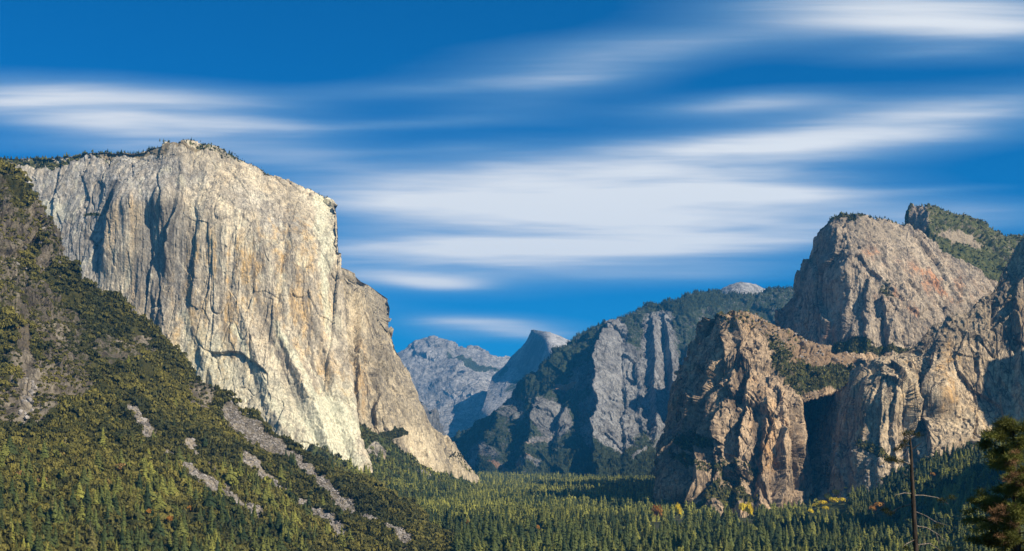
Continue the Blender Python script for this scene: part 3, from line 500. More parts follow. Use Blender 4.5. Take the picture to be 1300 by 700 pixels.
def pine_round(n, s):
    v, f = leafball(n, 5, s, size=.2); return v*[.2, .2, .55]+[0, 0, .34], f
CON_MID += [pine_round(80, 31), conifer_tpl(9, 6, 12, skinny=1.7, bare=.2)]
CON_LO = [conifer_tpl(5, 5, s, skinny=k) for s, k in ((8, 1.2), (9, 1.))]+[pine_round(18, 33)]
SHR_HI = [leafball(260, 6, s, size=.11) for s in (21, 22, 23)]
SHR_MID = [leafball(70, 5, s, size=.2) for s in (24, 25, 26)]
SHR_LO = [leafball(22, 3, s, size=.36) for s in (27, 28)]

def merged(name, tpls, pos, sc, which, rot, tint, mat, label, cat, wsc=None):
    vs, fs, ts = [], [], []; off = 0
    wsc = np.ones(len(pos)) if wsc is None else wsc
    for k, (tv, tf) in enumerate(tpls):
        m = np.where(which == k)[0]
        if not len(m): continue
        c, s = np.cos(rot[m])[:, None], np.sin(rot[m])[:, None]
        x = (tv[:, 0]*c-tv[:, 1]*s)*(sc[m]*wsc[m])[:, None]; y = (tv[:, 0]*s+tv[:, 1]*c)*(sc[m]*wsc[m])[:, None]; z = tv[:, 2]*sc[m][:, None]
        v = np.stack([x, y, z], -1)+pos[m][:, None, :]
        f = tf[None]+(np.arange(len(m))*len(tv))[:, None, None]+off
        vs.append(v.reshape(-1, 3)); fs.append(f.reshape(-1, 3)); ts.append(np.repeat(tint[m], len(tv))); off += len(m)*len(tv)
    o = link(name, mesh_np(name, np.concatenate(vs), np.concatenate(fs), mat, {'tint': np.concatenate(ts)}))
    return tag(o, label, cat, None, 'stuff')

def on_surface(S, n, weight, inset=None):
    """n random spots on the front of a relief, weighted by ground area and a weight field"""
    P, g = S['P'], S['g']; K = S['K']
    A = np.linalg.norm(np.cross(P[1:, 1:]-P[:-1, :-1], P[1:, :-1]-P[:-1, 1:]), axis=-1)
    w = A*weight[:-1, :-1]; w[:K] = 0; w[-1] = 0; w[:, :K] = 0; w[:, -K:] = 0
    gx, gy = g[:-1, :-1, 0], g[:-1, :-1, 1]; w = w*((gx > -12) & (gx < 1312) & (gy < 738))
    c = np.cumsum(w.ravel()); k = np.searchsorted(c, rng.random(n)*c[-1]); r, q = np.divmod(k, w.shape[1])
    a, b = rng.random(n)[:, None], rng.random(n)[:, None]
    p = P[r, q]*(1-a)*(1-b)+P[r+1, q]*a*(1-b)+P[r, q+1]*(1-a)*b+P[r+1, q+1]*a*b
    return p, g[r, q]

# -- collect shrubs and conifers as arrays: pos, height/radius, tint
shr = []; con = []
def vegw(S, lo=.4, slope=.2, up=1.): return sst(lo, lo+.3, S['at']['veg'])*(S['N'][..., 2] > slope)
def add(lst, p, s, tag_, tint=None):
    lst.append((p, s, np.full(len(p), tag_), rng.random(len(p)) if tint is None else np.full(len(p), tint)))
def lump(p, s, off=0.): return fbm(p, (s,)*3, 3, .5, off)

p, g = on_surface(hs, 12000, vegw(hs, .45, .12)); r = rng.uniform(3.5, 9.5, len(p))*(1+.35*lump(p, 60)); add(shr, p, r, 0)
p, g = on_surface(hs, 2600, sst(.05, .3, hs['at']['veg'])*(hs['N'][..., 2] > .1)*(hs['at']['veg'] < .5)); add(shr, p, rng.uniform(2, 5, len(p)), 0)
# conifers of the hillside: mostly low down, thinning upward
gy, gx = hs['g'][..., 1], hs['g'][..., 0]
w = vegw(hs, .5)*sst(560, 690, gy+.10*np.clip(gx-100, 0, 300)*0+fbm(np.stack([gx, gy, 0*gx], -1).reshape(-1, 3), (60, 60, 60), 3).reshape(gx.shape)*70)*sst(470, 330, gx)
p, g = on_surface(hs, 520, w); add(con, p, rng.uniform(13, 34, len(p)), 0)
p, g = on_surface(hs, 1500, vegw(hs, .5)*(hs['g'][..., 1] > 590)); add(shr, p, rng.uniform(6, 11, len(p)), 0)
p, g = on_surface(hs, 90, vegw(hs, .5)*(gy > 400)); add(con, p, rng.uniform(9, 20, len(p)), 0)
p, g = on_surface(tal, 2600, vegw(tal, .3, .1)*(tal['g'][..., 1] < 640)); add(shr, p, rng.uniform(4, 9, len(p)), 1)
p, g = on_surface(tal, 2200, sst(560, 625, tal['g'][..., 1]+fbm(tal['P'].reshape(-1, 3), (200,)*3, 3).reshape(tal['P'].shape[:2])*30)); add(con, p, rng.uniform(16, 34, len(p)), 1)
p, g = on_surface(rslope, 4200, np.ones(rslope['P'].shape[:2])*sst(.0, .5, rslope['at']['veg'])); add(con, p, rng.uniform(12, 36, len(p))*(1+.25*lump(p, 90, 3.)), 2)
p, g = on_surface(rslope, 1600, (rslope['g'][..., 1] < 690)*1.); add(shr, p, rng.uniform(4, 8, len(p)), 2)
for S, ns, nc in ((lowc, 2600, 150), (high, 900, 160), (spire, 1300, 120), (leanw, 350, 60), (east, 500, 20), (cap, 160, 60)):
    w = vegw(S, .35, .12); p, g = on_surface(S, ns, w); add(shr, p, rng.uniform(2.2, 6, len(p)), 3)
    p, g = on_surface(S, nc, w); add(con, p, rng.uniform(7, 15, len(p)), 3)
# trees along the rims
def rim(S, n, h, jitter=25., x0=-20, x1=1320, far=False):
    K = S['K']; row = S['P'][K-1:K+2]; g = S['g'][K]; ok = np.where((g[:, 0] > x0) & (g[:, 0] < x1))[0]; ok = ok[(ok > K) & (ok < len(g)-K-1)]
    k = rng.choice(ok, n); rr = rng.integers(0, 3, n); p = row[rr, k]+rng.normal(size=(n, 3))*[6, 6, 0]
    hd = p*[1, 1, 0]; hd /= np.linalg.norm(hd, axis=1)[:, None]
    add(con, p-[0, 0, 1.5], rng.uniform(.6, 1, n)*rng.uniform(*h, n), 4 if far else 3)
rim(cap, 230, (6, 17), x0=-10, x1=215); rim(cap, 130, (4, 10), x0=215, x1=330); rim(cap, 50, (3, 8), x0=330, x1=425)
rim(lowc, 60, (5, 11), x0=905, x1=1080); rim(high, 110, (6, 15), x0=1050, x1=1160); rim(spire, 120, (6, 14), x0=1158); rim(leanw, 40, (4, 9)); rim(east, 30, (4, 10))
rim(mid, 1100, (10, 26), x0=690, far=True); rim(half, 20, (8, 16), x1=668, far=True); rim(sdome, 30, (8, 16), x1=915, far=True)
w = vegw(mid, .5, .1); p, g = on_surface(mid, 11000, w*(1+2*(mid['g'][..., 1] > 560)+2*(mid['g'][..., 1] < 400))); add(con, p, rng.uniform(9, 23, len(p)), 4)

# the valley forest
def floor_trees(n, y0, y1, x0, x1, h, area=5):
    y = np.sqrt(rng.uniform(y0**2, y1**2, n)); px = rng.uniform(x0, x1, n)
    k_ = (px > 575) | (y > 2150) | ((px > 520) & (y > 2050)); y, px = y[k_], px[k_]; n = len(y); x = (px-650)/F*y
    d = lump(np.stack([x, y, 0*x], -1), 260, 40.)
    ok = d+rng.uniform(-.35, .9, n) > -.1
    x, y = x[ok], y[ok]; p = np.stack([x, y, ground_z(x, y)-.5], -1); oak = rng.random(len(p)) < .14
    hh = h[0]*.6+(h[1]-h[0]*.6)*rng.beta(2.2, 1.6, len(p))*(1+.18*lump(p, 120, 9.)); add(con, p[~oak], hh[~oak], area); add(shr, p[oak], rng.uniform(5, 9, oak.sum()), 5)
floor_trees(3300, 1450, 2500, 430, 1120, (18, 50))
floor_trees(5200, 2500, 3600, 470, 1040, (22, 42))
floor_trees(3600, 3600, 5000, 540, 850, (20, 40))
floor_trees(5600, 5000, 7600, 560, 850, (20, 38))

def cat4(l):
    p, s_, a_, t_ = [np.concatenate([a[k] for a in l]) for k in range(4)]
    return p, s_, a_, np.clip(t_**1.3*.75+.25*rng.random(len(t_))*0+lump(p, 170, 33.)*.5+lump(p, 600, 35.)*.25, 0, .96)+(rng.random(len(t_)) < .012)*.04
sp, ss, sa, stn = cat4(shr); cp, cs, ca, ctn = cat4(con)
# the lower hillside trees stand in front; drop conifers that would stand inside the talus chutes
AUT = [(1052, 638, 14, 1), (1062, 634, 15, 1), (1046, 645, 12, 1), (1037, 648, 11, 1), (1057, 643, 13, 1), (1070, 640, 10, 1), (1030, 654, 9, 1), (1049, 650, 9, 1), (1118, 648, 13, 2), (1109, 652, 11, 2), (862, 661, 11, 1), (833, 665, 13, 2), (944, 658, 11, 1), (952, 662, 12, 1), (1185, 606, 8, 2), (216, 672, 6, 2), (241, 650, 6, 2), (189, 662, 5, 2), (683, 676, 5, 2), (594, 670, 5, 2), (1074, 622, 5, 1)]
tpx = lambda p: 650+F*p[:, 0]/p[:, 1]; tpy = lambda p: 572-F*(p[:, 2]-CAM_H)/p[:, 1]

def clear(p):
    px, py = tpx(p), tpy(p); m = np.ones(len(p), bool)
    for (ax, ay, r, kd) in AUT: m &= ~((abs(px-ax) < r*.7+1) & (py > ay-2) & (py < ay+22))
    return m
k_ = clear(cp); cp, cs, ca, ctn = cp[k_], cs[k_], ca[k_], ctn[k_]
k_ = clear(sp); sp, ss, sa, stn = sp[k_], ss[k_], sa[k_], stn[k_]
M_con = leaf_mat('conifer_needles', (.020, .034, .010), (.20, .195, .034), (.22, .13, .04), .1)
M_conf = leaf_mat('far_sunlit_needles', (.03, .045, .012), (.28, .27, .05), None, .1)  # brighter copy of the needle colour, standing for sun on the far valley
M_conr = leaf_mat('ridge_conifer_needles', (.018, .028, .010), (.085, .09, .026), None, .1)
M_cono = leaf_mat('conifer_needles_single', (.020, .034, .010), (.095, .11, .024), (.13, .11, .035), .1, True)
M_shr = leaf_mat('scrub_leaves', (.034, .038, .010), (.175, .15, .03), (.20, .11, .04), .1)
M_shro = leaf_mat('scrub_leaves_single', (.034, .038, .010), (.175, .15, .03), (.20, .11, .04), .1, True)
M_yel = leaf_mat('autumn_leaves', (.60, .45, .02), (.75, .60, .05), None, .35, True)
M_org = leaf_mat('orange_leaves', (.30, .13, .02), (.40, .20, .03), None, .3, True)
def bark(name, c1, c2):
    m, t, b = material(name); P = t.n('ShaderNodeTexCoord').outputs['Object']
    n = t.noise(t.vm('MULTIPLY', P, (6, 6, 1.2)), 1, 6, .7); t.put(b.inputs['Base Color'], t.mix(t.step(n, .35, .65), c1, c2))
    bp = t.n('ShaderNodeBump'); bp.inputs['Distance'].default_value = .05; t.put(bp.inputs['Height'], n); t.put(b.inputs['Normal'], bp.outputs[0]); return m
M_bark = bark('bark', (.022, .017, .013), (.065, .047, .035)); M_bare = bark('bare_wood', (.07, .055, .045), (.22, .19, .16))

def split_top(p, size, n, cond):
    """the n that show largest in the photograph"""
    px, py = tpx(p), tpy(p); app = size/p[:, 1]*F
    sc_ = np.where(cond & (px > 2) & (px < 1298) & (py < 701+app*.5) & (py > 5), app, -1)
    k = np.argsort(-sc_)[:n]; m = np.zeros(len(p), bool); m[k] = True; return m

# -- 300 conifers that show largest, each its own object with trunk and crown
big = split_top(cp, cs, 288, (ca != 4) & (ca != 3) & ~((ca == 2) & (tpx(cp) > 1228)))
crown_me = [mesh_np('crown', v, f, M_cono) for v, f in CON_HI]
trunk_me = mesh_np('trunk', *trunk_tpl(), M_bark)
con_txt = {0: ('dark green conifer rising from the scrub of the left hillside', 'conifers on the left hillside'), 1: ('conifer on the talus apron below the ochre buttress', 'conifers on the talus apron'),
           2: ('shaded conifer on the slope under the streaked right wall', 'conifers on the right slope'), 5: ('conifer in the valley forest along the lower edge', 'conifers on the valley floor')}
for k in np.where(big)[0]:
    e = bpy.data.objects.new('conifer_tree', None); C.objects.link(e); s = cs[k]
    e.location = cp[k]; e.rotation_euler.z = rng.uniform(0, 6.28); e.scale = (s*rng.uniform(1.15, 1.8),)*2+(s,)
    tag(e, con_txt[int(ca[k])][0], 'tree', con_txt[int(ca[k])][1])
    link('crown', crown_me[int(rng.integers(4))], e); link('trunk', trunk_me, e)
def bulk(name, m, tpls, p, s, tn, mat, label, cat, wide=(1.15, 1.8), zs=None):
    k = np.where(m)[0]
    if len(k): merged(name, tpls, p[k], s[k], rng.integers(0, len(tpls), len(k)), rng.uniform(0, 6.28, len(k)), tn[k], mat, label, cat, rng.uniform(*wide, len(k))/(zs if zs else 1.))
near = (cp[:, 1] < 2700) | ((ca == 3) & (ca != 4)) | ((ca == 2))
bulk('conifer_forest', ~big & near, CON_MID, cp, cs, ctn, M_con, 'dense dark green conifer forest covering the near valley and lower slopes', 'forest')
bulk('ridge_forest', ~big & (ca == 4), CON_LO, cp, cs, ctn, M_conr, 'thin dark conifer cover on the blue grey ridge', 'forest', (1.1, 1.7))
bulk('distant_forest', ~big & ~near & (ca != 4), CON_LO, cp, cs, ctn, M_conf, 'dense conifer forest on the far valley floor and tiny trees along the ridges', 'forest', (1.3, 2.1))
sbig = split_top(sp, ss, 292, (sa == 0)&(tpy(sp) < 640))
shr_me = [mesh_np('shrub', v, f, M_shro) for v, f in SHR_HI]
for k in np.where(sbig)[0]:
    o = link('shrub', shr_me[int(rng.integers(3))]); s = ss[k]; o.location = sp[k]; o.rotation_euler.z = rng.uniform(0, 6.28); o.scale = (s*.9, s*.9, s*1.6)
    tag(o, 'rounded olive green shrub among the scrub of the left hillside', 'shrub', 'shrubs on the left hillside')
bulk('hillside_scrub', ~sbig & (sa == 0), SHR_MID, sp, ss*1.5, stn, M_shr, 'olive green scrub and low oaks covering the left hillside', 'scrub', (.52, .78))
bulk('valley_oaks', ~sbig & (sa == 5), SHR_MID, sp, ss*1.4, stn, M_shr, 'rounded olive oaks scattered between the conifers of the valley floor', 'woodland', (.7, .9))
bulk('cliff_scrub', ~sbig & (sa != 0) & (sa != 5), SHR_LO, sp, ss*1.35, stn, M_shr, 'dark scrub growing on ledges and slopes of the cliffs', 'scrub', (.52, .78))

def boulder(seed):
    r = np.random.default_rng(seed); V = np.array([(0, 0, .8), (.9, 0, .3), (.3, .85, .35), (-.7, .5, .3), (-.7, -.5, .4), (.3, -.85, .25), (.6, .5, -.5), (-.3, .7, -.5), (-.8, 0, -.5), (-.2, -.7, -.5), (.7, -.4, -.5)])*(1+r.normal(size=(11, 3))*.18)
    Fc = [(0, 1, 2), (0, 2, 3), (0, 3, 4), (0, 4, 5), (0, 5, 1), (1, 6, 2), (2, 7, 3), (3, 8, 4), (4, 9, 5), (5, 10, 1), (1, 10, 6), (2, 6, 7), (3, 7, 8), (4, 8, 9), (5, 9, 10)]
    return V, np.array(Fc)
m_, t_, b_ = material('boulder_rock'); t_.put(b_.inputs['Base Color'], t_.mix(t_.attr('tint'), (.08, .073, .07), (.32, .29, .26)))
bp_, bs_ = [], []
for S, n, lo, hi in ((hs, 7500, .7, 2.5),):
    p, g = on_surface(S, n, S['at']['talus']); bp_.append(p); bs_.append(lo+(hi-lo)*rng.random(n)**2.5)
for S, n, a in ((tal, 500, 'light'), (rslope, 500, 'light'), (leanw, 260, 'soil'), (lowc, 500, 'soil'), (hs, 900, 'light')):
    p, g = on_surface(S, n, S['at'][a]*(S['N'][..., 2] > .3)); bp_.append(p); bs_.append(1.+4*rng.random(n)**2.5)
bp_, bs_ = np.concatenate(bp_), np.concatenate(bs_)
merged('talus_boulders', [boulder(1), boulder(2), boulder(3)], bp_, bs_, rng.integers(0, 3, len(bp_)), rng.uniform(0, 6.28, len(bp_)), rng.random(len(bp_)), m_, 'grey boulders and rubble filling the talus chutes', 'rubble')
# -- autumn trees
def branchy(bm_v, bm_f, a, b, r0, r1, seg=6):
    a, b = np.array(a, float), np.array(b, float); d = b-a; d /= np.linalg.norm(d)+1e-9
    t = np.cross(d, [.3, .2, .93]); t /= np.linalg.norm(t); u = np.cross(d, t); n = len(bm_v)
    for j in range(seg): c = math.cos(j*2*math.pi/seg)*t+math.sin(j*2*math.pi/seg)*u; bm_v.append(a+c*r0); bm_v.append(b+c*r1)
    for j in range(seg):
        x, y = n+2*j, n+2*((j+1) % seg); bm_f.append((x, y, y+1, x+1))
def wood_mesh(name, segs, mat, seg=7):
    V, Fc = [], []
    for s in segs: branchy(V, Fc, *s, seg=seg)
    return mesh_np(name, np.array(V), np.array(Fc), mat, smooth=True)
yel_me = [mesh_np('crown', v*[1, 1, 1.5]+[0, 0, .5], f, M_yel) for v, f in SHR_HI]; org_me = [mesh_np('crown', v*[1, 1, 1.4]+[0, 0, .4], f, M_org) for v, f in SHR_HI]
tr_me = wood_mesh('trunk', [((0, 0, -.1), (.02, 0, .7), .06, .04), ((.02, 0, .6), (.3, .1, 1.1), .035, .01), ((.02, 0, .6), (-.25, -.15, 1.15), .035, .01)], M_bark)
from mathutils.bvhtree import BVHTree
from mathutils import Vector
def ray_hit(objs, px, py):
    d = Vector(pt(px, py, 1000.))-Vector((0, 0, CAM_H)); best = None
    for o in objs:
        if o not in _bv: _bv[o] = BVHTree.FromObject(o, bpy.context.evaluated_depsgraph_get())
        h = _bv[o].ray_cast(Vector((0, 0, CAM_H)), d.normalized())
        if h[0] is not None and (best is None or h[3] < best[1]): best = (h[0], h[3])
    return best[0] if best else None
_bv = {}
terr = [o for o in bpy.data.objects if o.type == 'MESH' and o.get('kind') == 'structure']
for (px, py, r, kd) in AUT:
    h = ray_hit(terr, px, py)
    if h is None: continue
    lowtree = np.array(h)
    e = bpy.data.objects.new('autumn_tree', None); C.objects.link(e); e.location = h+Vector((0, 0, -.5 if py < 655 else 8.)); e.scale = (r,)*3
    if py >= 655 and px > 500: e.location.z -= 8; e.scale = (r, r, r*2.2)
    col = 'bright yellow' if kd == 1 else 'orange'
    where = 'by the foot of the streaked right wall' if px > 1000 else ('at the foot of the brown buttress' if px > 760 else ('on the valley floor' if px > 450 else 'low on the left hillside'))
    tag(e, f'{col} autumn tree {where}', 'tree', f'{col} autumn trees {where}')
    link('crown', (yel_me if kd == 1 else org_me)[int(rng.integers(3))], e); link('trunk', tr_me, e)

# -- the gaunt old pine near the viewpoint: bare trunk, long crooked branches, sparse tufts
def gz(x, y): return float(ground_z(np.array([[x]]), np.array([[y]]))[0, 0])
def needle_tufts(name, spots, r, n, mat, seed, length=.5):
    q = np.random.default_rng(seed); V, Fc = [], []
    for c in spots:
        for _ in range(n):
            d = q.normal(size=3); d /= np.linalg.norm(d); p = np.array(c)+d*r*q.uniform(.1, 1.)*np.array([1.3, 1.3, .6])
            t = np.cross(d, q.normal(size=3)); t /= np.linalg.norm(t); L = length*q.uniform(.6, 1.3); dd = d+q.normal(size=3)*.5
            k = len(V); V += [p-t*L*.13, p+t*L*.13, p+dd*L]; Fc.append((k, k+1, k+2))
    return mesh_np(name, np.array(V), np.array(Fc), mat)
M_ndl = leaf_mat('pine_needles', (.06, .08, .016), (.12, .12, .025), None, .25, True)
M_ndl2 = leaf_mat('old_pine_needles', (.025, .034, .009), (.045, .05, .014), None, .2, True)
M_rust = leaf_mat('dead_needles', (.13, .068, .032), (.18, .10, .045), None, .25, True)
Yt = 110.
def tp(px, py, dy=0.): return pt(px, py, Yt+dy)
bx_, by_ = (1163-650)/F*Yt, Yt; g0 = gz(bx_, by_)
t = bpy.data.objects.new('old_pine', None); C.objects.link(t); t.location = (bx_, by_, g0); tag(t, 'gaunt nearly bare pine with crooked branches near the right edge', 'tree')
loc = lambda p: np.array(p)-np.array([bx_, by_, g0])
trk = [(0, 0, -.4), tuple(loc(tp(1163, 700))), tuple(loc(tp(1160, 650))), tuple(loc(tp(1157.5, 600))), tuple(loc(tp(1157, 572))), tuple(loc(tp(1155, 553)))]
rad = [.42, .24, .21, .16, .11, .04]
link('trunk', wood_mesh('trunk', [(trk[k], trk[k+1], rad[k], rad[k+1]) for k in range(5)], M_bark, 10), t)
BR = [[(1157, 629), (1172, 629, .6), (1190, 632, 1.2), (1204, 640, 1.6)], [(1157, 627), (1148, 626, -.5), (1136, 629, -1)], [(1162, 650), (1175, 655, -.5), (1188, 663, -1), (1202, 667, -1.3)], [(1163, 668), (1176, 670, .4), (1190, 678, .8), (1202, 688, 1.2)], [(1188, 677, .8), (1192, 690, 1.)],
      [(1164, 684), (1152, 690, -.4), (1146, 694, -.8)], [(1157, 640), (1140, 645, .7), (1130, 652, 1.)], [(1156, 566), (1145, 566, .3), (1138, 571, .6)], [(1156, 572), (1165, 566, -.3), (1170, 562, -.5)], [(1157, 590), (1143, 585, -.4), (1133, 583, -.9)], [(1155, 556), (1148, 552, .2)], [(1155, 556), (1166, 552, .2)], [(1165, 692), (1180, 690, 1.), (1195, 700, 1.5)], [(1158, 610), (1150, 604, .5), (1146, 600, .8)]]
for b in BR:
    pts = [loc(tp(*(q if len(q) == 3 else (*q, 0.)))) for q in b]; n = len(pts)
    link('branch', wood_mesh('branch', [(pts[k], pts[k+1], .055*(1-k/n)+.010, .055*(1-(k+1)/n)+.008) for k in range(n-1)], M_bare, 6), t)
tufts = [(1138, 571, .6), (1146, 566, .3), (1150, 560, .2), (1160, 553, 0), (1166, 552, .2), (1149, 551, .2), (1155, 549, 0), (1170, 562, -.5), (1136, 583, -.9), (1143, 586, -.4), (1128, 584, -.9), (1204, 640, 1.6), (1196, 635, 1.2), (1186, 630, 1.1), (1208, 632, 1.3), (1212, 643, 1.5), (1130, 652, 1.), (1138, 646, .7), (1124, 648, 1.), (1142, 640, .7), (1195, 700, 1.5), (1184, 694, 1.1), (1205, 696, 1.5), (1128, 630, -1), (1150, 696, -.8), (1200, 628, 1.4), (1190, 668, -1), (1160, 700, .5)]
link('needles', needle_tufts('needles', [loc(tp(*q)) for q in tufts[::2]+tufts[1:12:4]], .36, 190, M_ndl2, 3, .17), t)

# -- the big pine cut by the right edge
Yt = 62.
bx_, by_ = (1288-650)/F*Yt, Yt; g0 = gz(bx_, by_)
t = bpy.data.objects.new('foreground_pine', None); C.objects.link(t); t.location = (bx_, by_, g0); tag(t, 'bushy dark pine with rusty patches, cut by the right edge', 'tree')
zt = loc(pt(1285, 534, Yt))[2]
link('trunk', wood_mesh('trunk', [((0, 0, -.4), (.1, 0, zt*.5), .34, .22), ((.1, 0, zt*.5), (-.08, 0, zt), .22, .03)], M_bark, 10), t)
q = np.random.default_rng(77); spots, rusty, brs = [], [], []
z0 = loc(pt(1285, 720, Yt))[2]-3
for k in range(64):
    f = k/63.; z = z0+(zt-z0)*f; R = (.85+2.3*(1-f)**.75)*q.uniform(.6, 1.1); a = q.uniform(0, 2*math.pi)
    end = np.array([math.cos(a)*R, math.sin(a)*R, z+.35*R*.3]); brs.append(((0, 0, z-.2), tuple(end), .05, .012))
    for m in range(int(4+R*4)):
        u = q.uniform(.35, 1.05); s_ = np.array([0, 0, z-.2])*(1-u)+end*u+q.normal(size=3)*.16; spots.append(s_)
ru = [(1287, 575), (1280, 590), (1290, 600), (1283, 612), (1262, 655), (1292, 660), (1275, 645), (1290, 640), (1276, 688), (1286, 582), (1292, 612)]
for (x, y) in ru:
    for m in range(3): rusty.append(loc(pt(x+q.normal()*3, y+q.normal()*4, Yt-1.3-q.uniform(0, .5)+(y < 600)*.5)))
for k in range(0, 64, 1): pass
link('branch', wood_mesh('branch', brs, M_bark, 5), t)
link('needles', needle_tufts('needles', spots, .27, 230, M_ndl, 5, .13), t)
o = link('dead_needles', needle_tufts('dead_needles', rusty[::2], .22, 150, M_rust, 6, .12), t); o['label'] = 'rusty brown dead needles'

# -- dead standing snags on the hillside
for (px, py, hgt) in ((83, 572, 22), (114, 700, 34), (133, 694, 18)):
    h = ray_hit(terr, px, py)
    if h is None: continue
    o = link('dead_tree', wood_mesh('dead_tree', [((0, 0, -1), (.3, 0, hgt*.6), .42, .26), ((.3, 0, hgt*.6), (.1, 0, hgt), .26, .07), ((.25, 0, hgt*.5), (2.2, .5, hgt*.62), .12, .04), ((.28, 0, hgt*.62), (-1.9, .3, hgt*.74), .12, .04), ((.2, 0, hgt*.76), (1.3, -.3, hgt*.86), .1, .03)], M_bare)); o.location = h
    tag(o, {83: 'pale dead tree trunk above the scrub, midway up the left hillside', 114: 'tall pale dead tree trunk among conifers, lowest on the left hillside', 133: 'short pale dead snag low on the left hillside'}[px], 'tree')

# ------------------------------------------------------------------ haze
m = bpy.data.materials.new('haze'); m.use_nodes = True; nt = m.node_tree; nt.nodes.clear()
ou = nt.nodes.new('ShaderNodeOutputMaterial'); pv = nt.nodes.new('ShaderNodeVolumePrincipled')
pv.inputs['Color'].default_value = (.04, .42, 1., 1); pv.inputs['Density'].default_value = 2.5e-5; pv.inputs['Anisotropy'].default_value = .1
nt.links.new(pv.outputs[0], ou.inputs['Volume'])
x0, x1, y0, y1, z0_, z1 = -31000, 31000, -3200, 61000, -2600, 3000
hv = np.array([(x, y, z) for x in (x0, x1) for y in (y0, y1) for z in (z0_, z1)], float)
hf = np.array([(0, 1, 3, 2), (4, 6, 7, 5), (0, 4, 5, 1), (2, 3, 7, 6), (0, 2, 6, 4), (1, 5, 7, 3)])
hz = link('haze', mesh_np('haze', hv, hf, m)); tag(hz, kind='stuff')

# ------------------------------------------------------------------ world: clear sky and long-exposure cloud streaks
SUN_EL = math.radians(36); SAZ = math.radians(126)      # azimuth clockwise from the view direction
wd = bpy.data.worlds.new('World'); bpy.context.scene.world = wd; wd.use_nodes = True
t = NT(wd.node_tree); bgn = wd.node_tree.nodes['Background']
sky = t.n('ShaderNodeTexSky', sky_type='NISHITA'); sky.sun_disc = False; sky.sun_elevation = SUN_EL; sky.sun_rotation = SAZ
sky.altitude = 1400; sky.air_density = 1.0; sky.dust_density = .2; sky.ozone_density = 2.0
d = t.n('ShaderNodeTexCoord').outputs['Generated']; sx = t.n('ShaderNodeSeparateXYZ'); t.put(sx.inputs[0], d)
ysafe = t.m('MAXIMUM', sx.outputs[1], .12)
u = t.m('MULTIPLY', t.m('DIVIDE', sx.outputs[0], ysafe), 15.0); v = t.m('MULTIPLY', t.m('DIVIDE', sx.outputs[2], ysafe), 15.0)   # tangent plane, 1 unit = 100 px
uv = t.n('ShaderNodeCombineXYZ'); t.put(uv.inputs[0], u); t.put(uv.inputs[1], v)
wob = t.noise(t.vm('MULTIPLY', uv.outputs[0], (.16, .5, 1)), 1, 3, .5)
streak = t.noise(t.vm('MULTIPLY', uv.outputs[0], (.11, 1.5, 1)), 1, 5, .55, .35)
streak2 = t.noise(t.vm('MULTIPLY', uv.outputs[0], (.22, 3.6, 1)), 1, 4, .5, .3)
CL = [  # px, py, rx, ry, tilt (deg, up to the right), strength
 (40, 125, 250, 24, -2, .52), (150, 152, 210, 36, -8, .64), (330, 180, 160, 34, -8, .5), (120, 185, 200, 12, 0, .3),
 (560, 112, 190, 12, 4, .34), (720, 105, 150, 34, 12, .40), (900, 50, 330, 26, 5, .34), (1150, 5, 260, 34, -3, .62), (1250, 30, 180, 24, 0, .5), (1200, 72, 150, 14, 3, .35),
 (960, 132, 130, 14, 4, .55), (1180, 150, 240, 30, 8, .62), (1050, 180, 330, 26, 7, .45), (590, 186, 100, 7, 3, .32), (480, 160, 170, 6, 2, .25),
 (760, 210, 240, 26, 3, .9), (900, 237, 180, 22, -2, .85), (650, 245, 260, 28, 0, .88), (820, 290, 270, 30, 1, .88), (620, 320, 250, 36, 4, .78), (740, 265, 330, 64, 0, .5), (470, 240, 130, 30, -8, .35),
 (540, 360, 70, 8, -3, .75), (480, 350, 90, 12, 0, .35), (640, 417, 105, 12, -3, 1.0), (600, 412, 80, 9, 2, .5), (560, 424, 60, 12, 0, .3), (900, 345, 140, 12, 2, .35), (960, 305, 140, 16, 4, .55), (1200, 278, 160, 18, 0, .55), (1180, 245, 90, 5, 2, .25), (450, 392, 60, 8, 0, .2)]
tot = None
for (px, py, rx, ry, ang, st_) in CL:
    a = math.radians(ang); cx, cy = (px-650)/100., (572-py)/100.
    du = t.m('SUBTRACT', u, cx); dv = t.m('ADD', t.m('SUBTRACT', v, cy), t.m('MULTIPLY', t.m('SUBTRACT', wob, .5), .35))
    A = t.m('DIVIDE', t.m('ADD', t.m('MULTIPLY', du, math.cos(a)), t.m('MULTIPLY', dv, math.sin(a))), rx/92.)
    Bq = t.m('DIVIDE', t.m('SUBTRACT', t.m('MULTIPLY', dv, math.cos(a)), t.m('MULTIPLY', du, math.sin(a))), ry/86.)
    e = t.m('EXPONENT', t.m('MULTIPLY', t.m('ADD', t.m('MULTIPLY', A, A), t.m('MULTIPLY', Bq, Bq)), -1.))
    e = t.m('MULTIPLY', e, st_)
    # screen-combine
    tot = e if tot is None else t.m('SUBTRACT', t.m('ADD', tot, e), t.m('MULTIPLY', tot, e))
mod = t.m('ADD', t.step(streak, .3, .7, .72, 1.2), t.m('MULTIPLY', t.m('SUBTRACT', streak2, .5), .8))
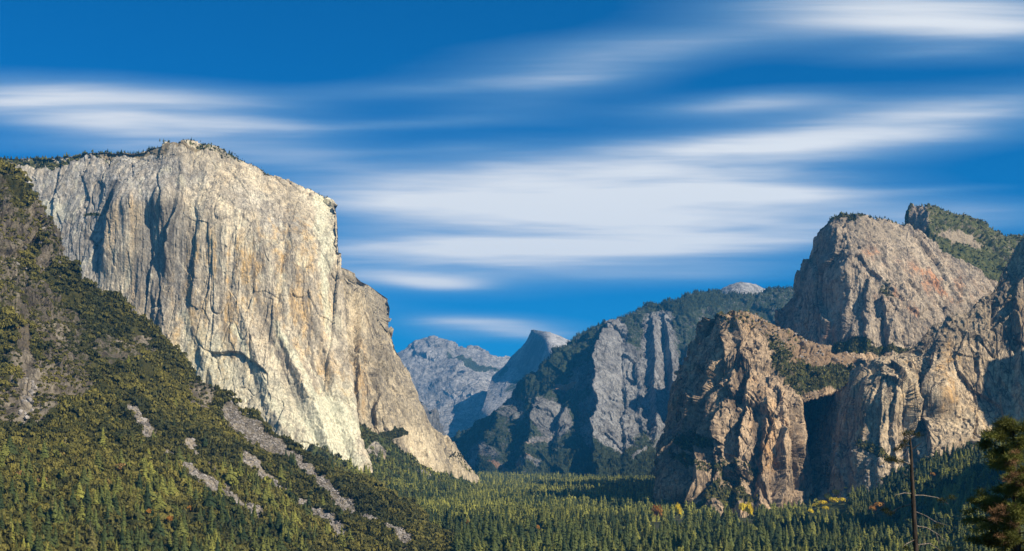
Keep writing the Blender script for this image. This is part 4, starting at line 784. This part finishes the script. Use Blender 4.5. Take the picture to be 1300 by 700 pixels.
dens = t.m('MULTIPLY', tot, mod, clamp=True); dens = t.m('MULTIPLY', t.m('SUBTRACT', t.m('MULTIPLY', t.m('POWER', dens, 1.25), 1.22), .07, clamp=True), 1.0, clamp=True)
dens = t.m('MULTIPLY', dens, t.step(sx.outputs[1], .12, .4), clamp=True)
dens = t.m('MAXIMUM', dens, t.m('MULTIPLY', t.step(t.m('MULTIPLY', sx.outputs[1], -1.), -.25, .1), .30))   # unseen even cloud tone added overhead and behind the viewpoint for neutral fill
skyc = t.mix(1., sky.outputs[0], (.0, .47, .90), 'MULTIPLY')
hs_ = t.n('ShaderNodeHueSaturation'); hs_.inputs['Saturation'].default_value = 1.0; hs_.inputs['Value'].default_value = 1.; t.put(hs_.inputs['Color'], skyc)
cloudc = t.mix(t.step(dens, .2, .95), (2.6, 4.9, 7.0), (8.6, 8.8, 8.9))
fin = t.mix(dens, hs_.outputs[0], cloudc)
t.put(bgn.inputs['Color'], fin); bgn.inputs['Strength'].default_value = .06

sl = bpy.data.lights.new('sun', 'SUN'); sl.energy = 5.0; sl.angle = math.radians(.53); sl.color = (1., .895, .73)
so = bpy.data.objects.new('sun', sl); C.objects.link(so)
dirv = Vector((math.sin(SAZ)*math.cos(SUN_EL), math.cos(SAZ)*math.cos(SUN_EL), math.sin(SUN_EL)))
so.rotation_euler = dirv.to_track_quat('Z', 'Y').to_euler(); so.location = (0, 0, 2500)

cam = bpy.data.cameras.new('camera'); co = bpy.data.objects.new('camera', cam); C.objects.link(co)
co.location = (0, 0, CAM_H); co.rotation_euler = (math.pi/2, 0, 0); cam.sensor_width = 36; cam.lens = F/1300*36; cam.shift_y = 222/1300
cam.clip_start = 1; cam.clip_end = 90000
sc = bpy.context.scene; sc.camera = co
sc.view_settings.view_transform = 'Standard'; sc.view_settings.look = 'None'; sc.view_settings.gamma = 1; sc.view_settings.exposure = .8
sc.render.engine = 'CYCLES'; sc.cycles.max_bounces = 4; sc.cycles.diffuse_bounces = 2; sc.cycles.transmission_bounces = 2; sc.cycles.volume_bounces = 0
sc.cycles.use_denoising = True
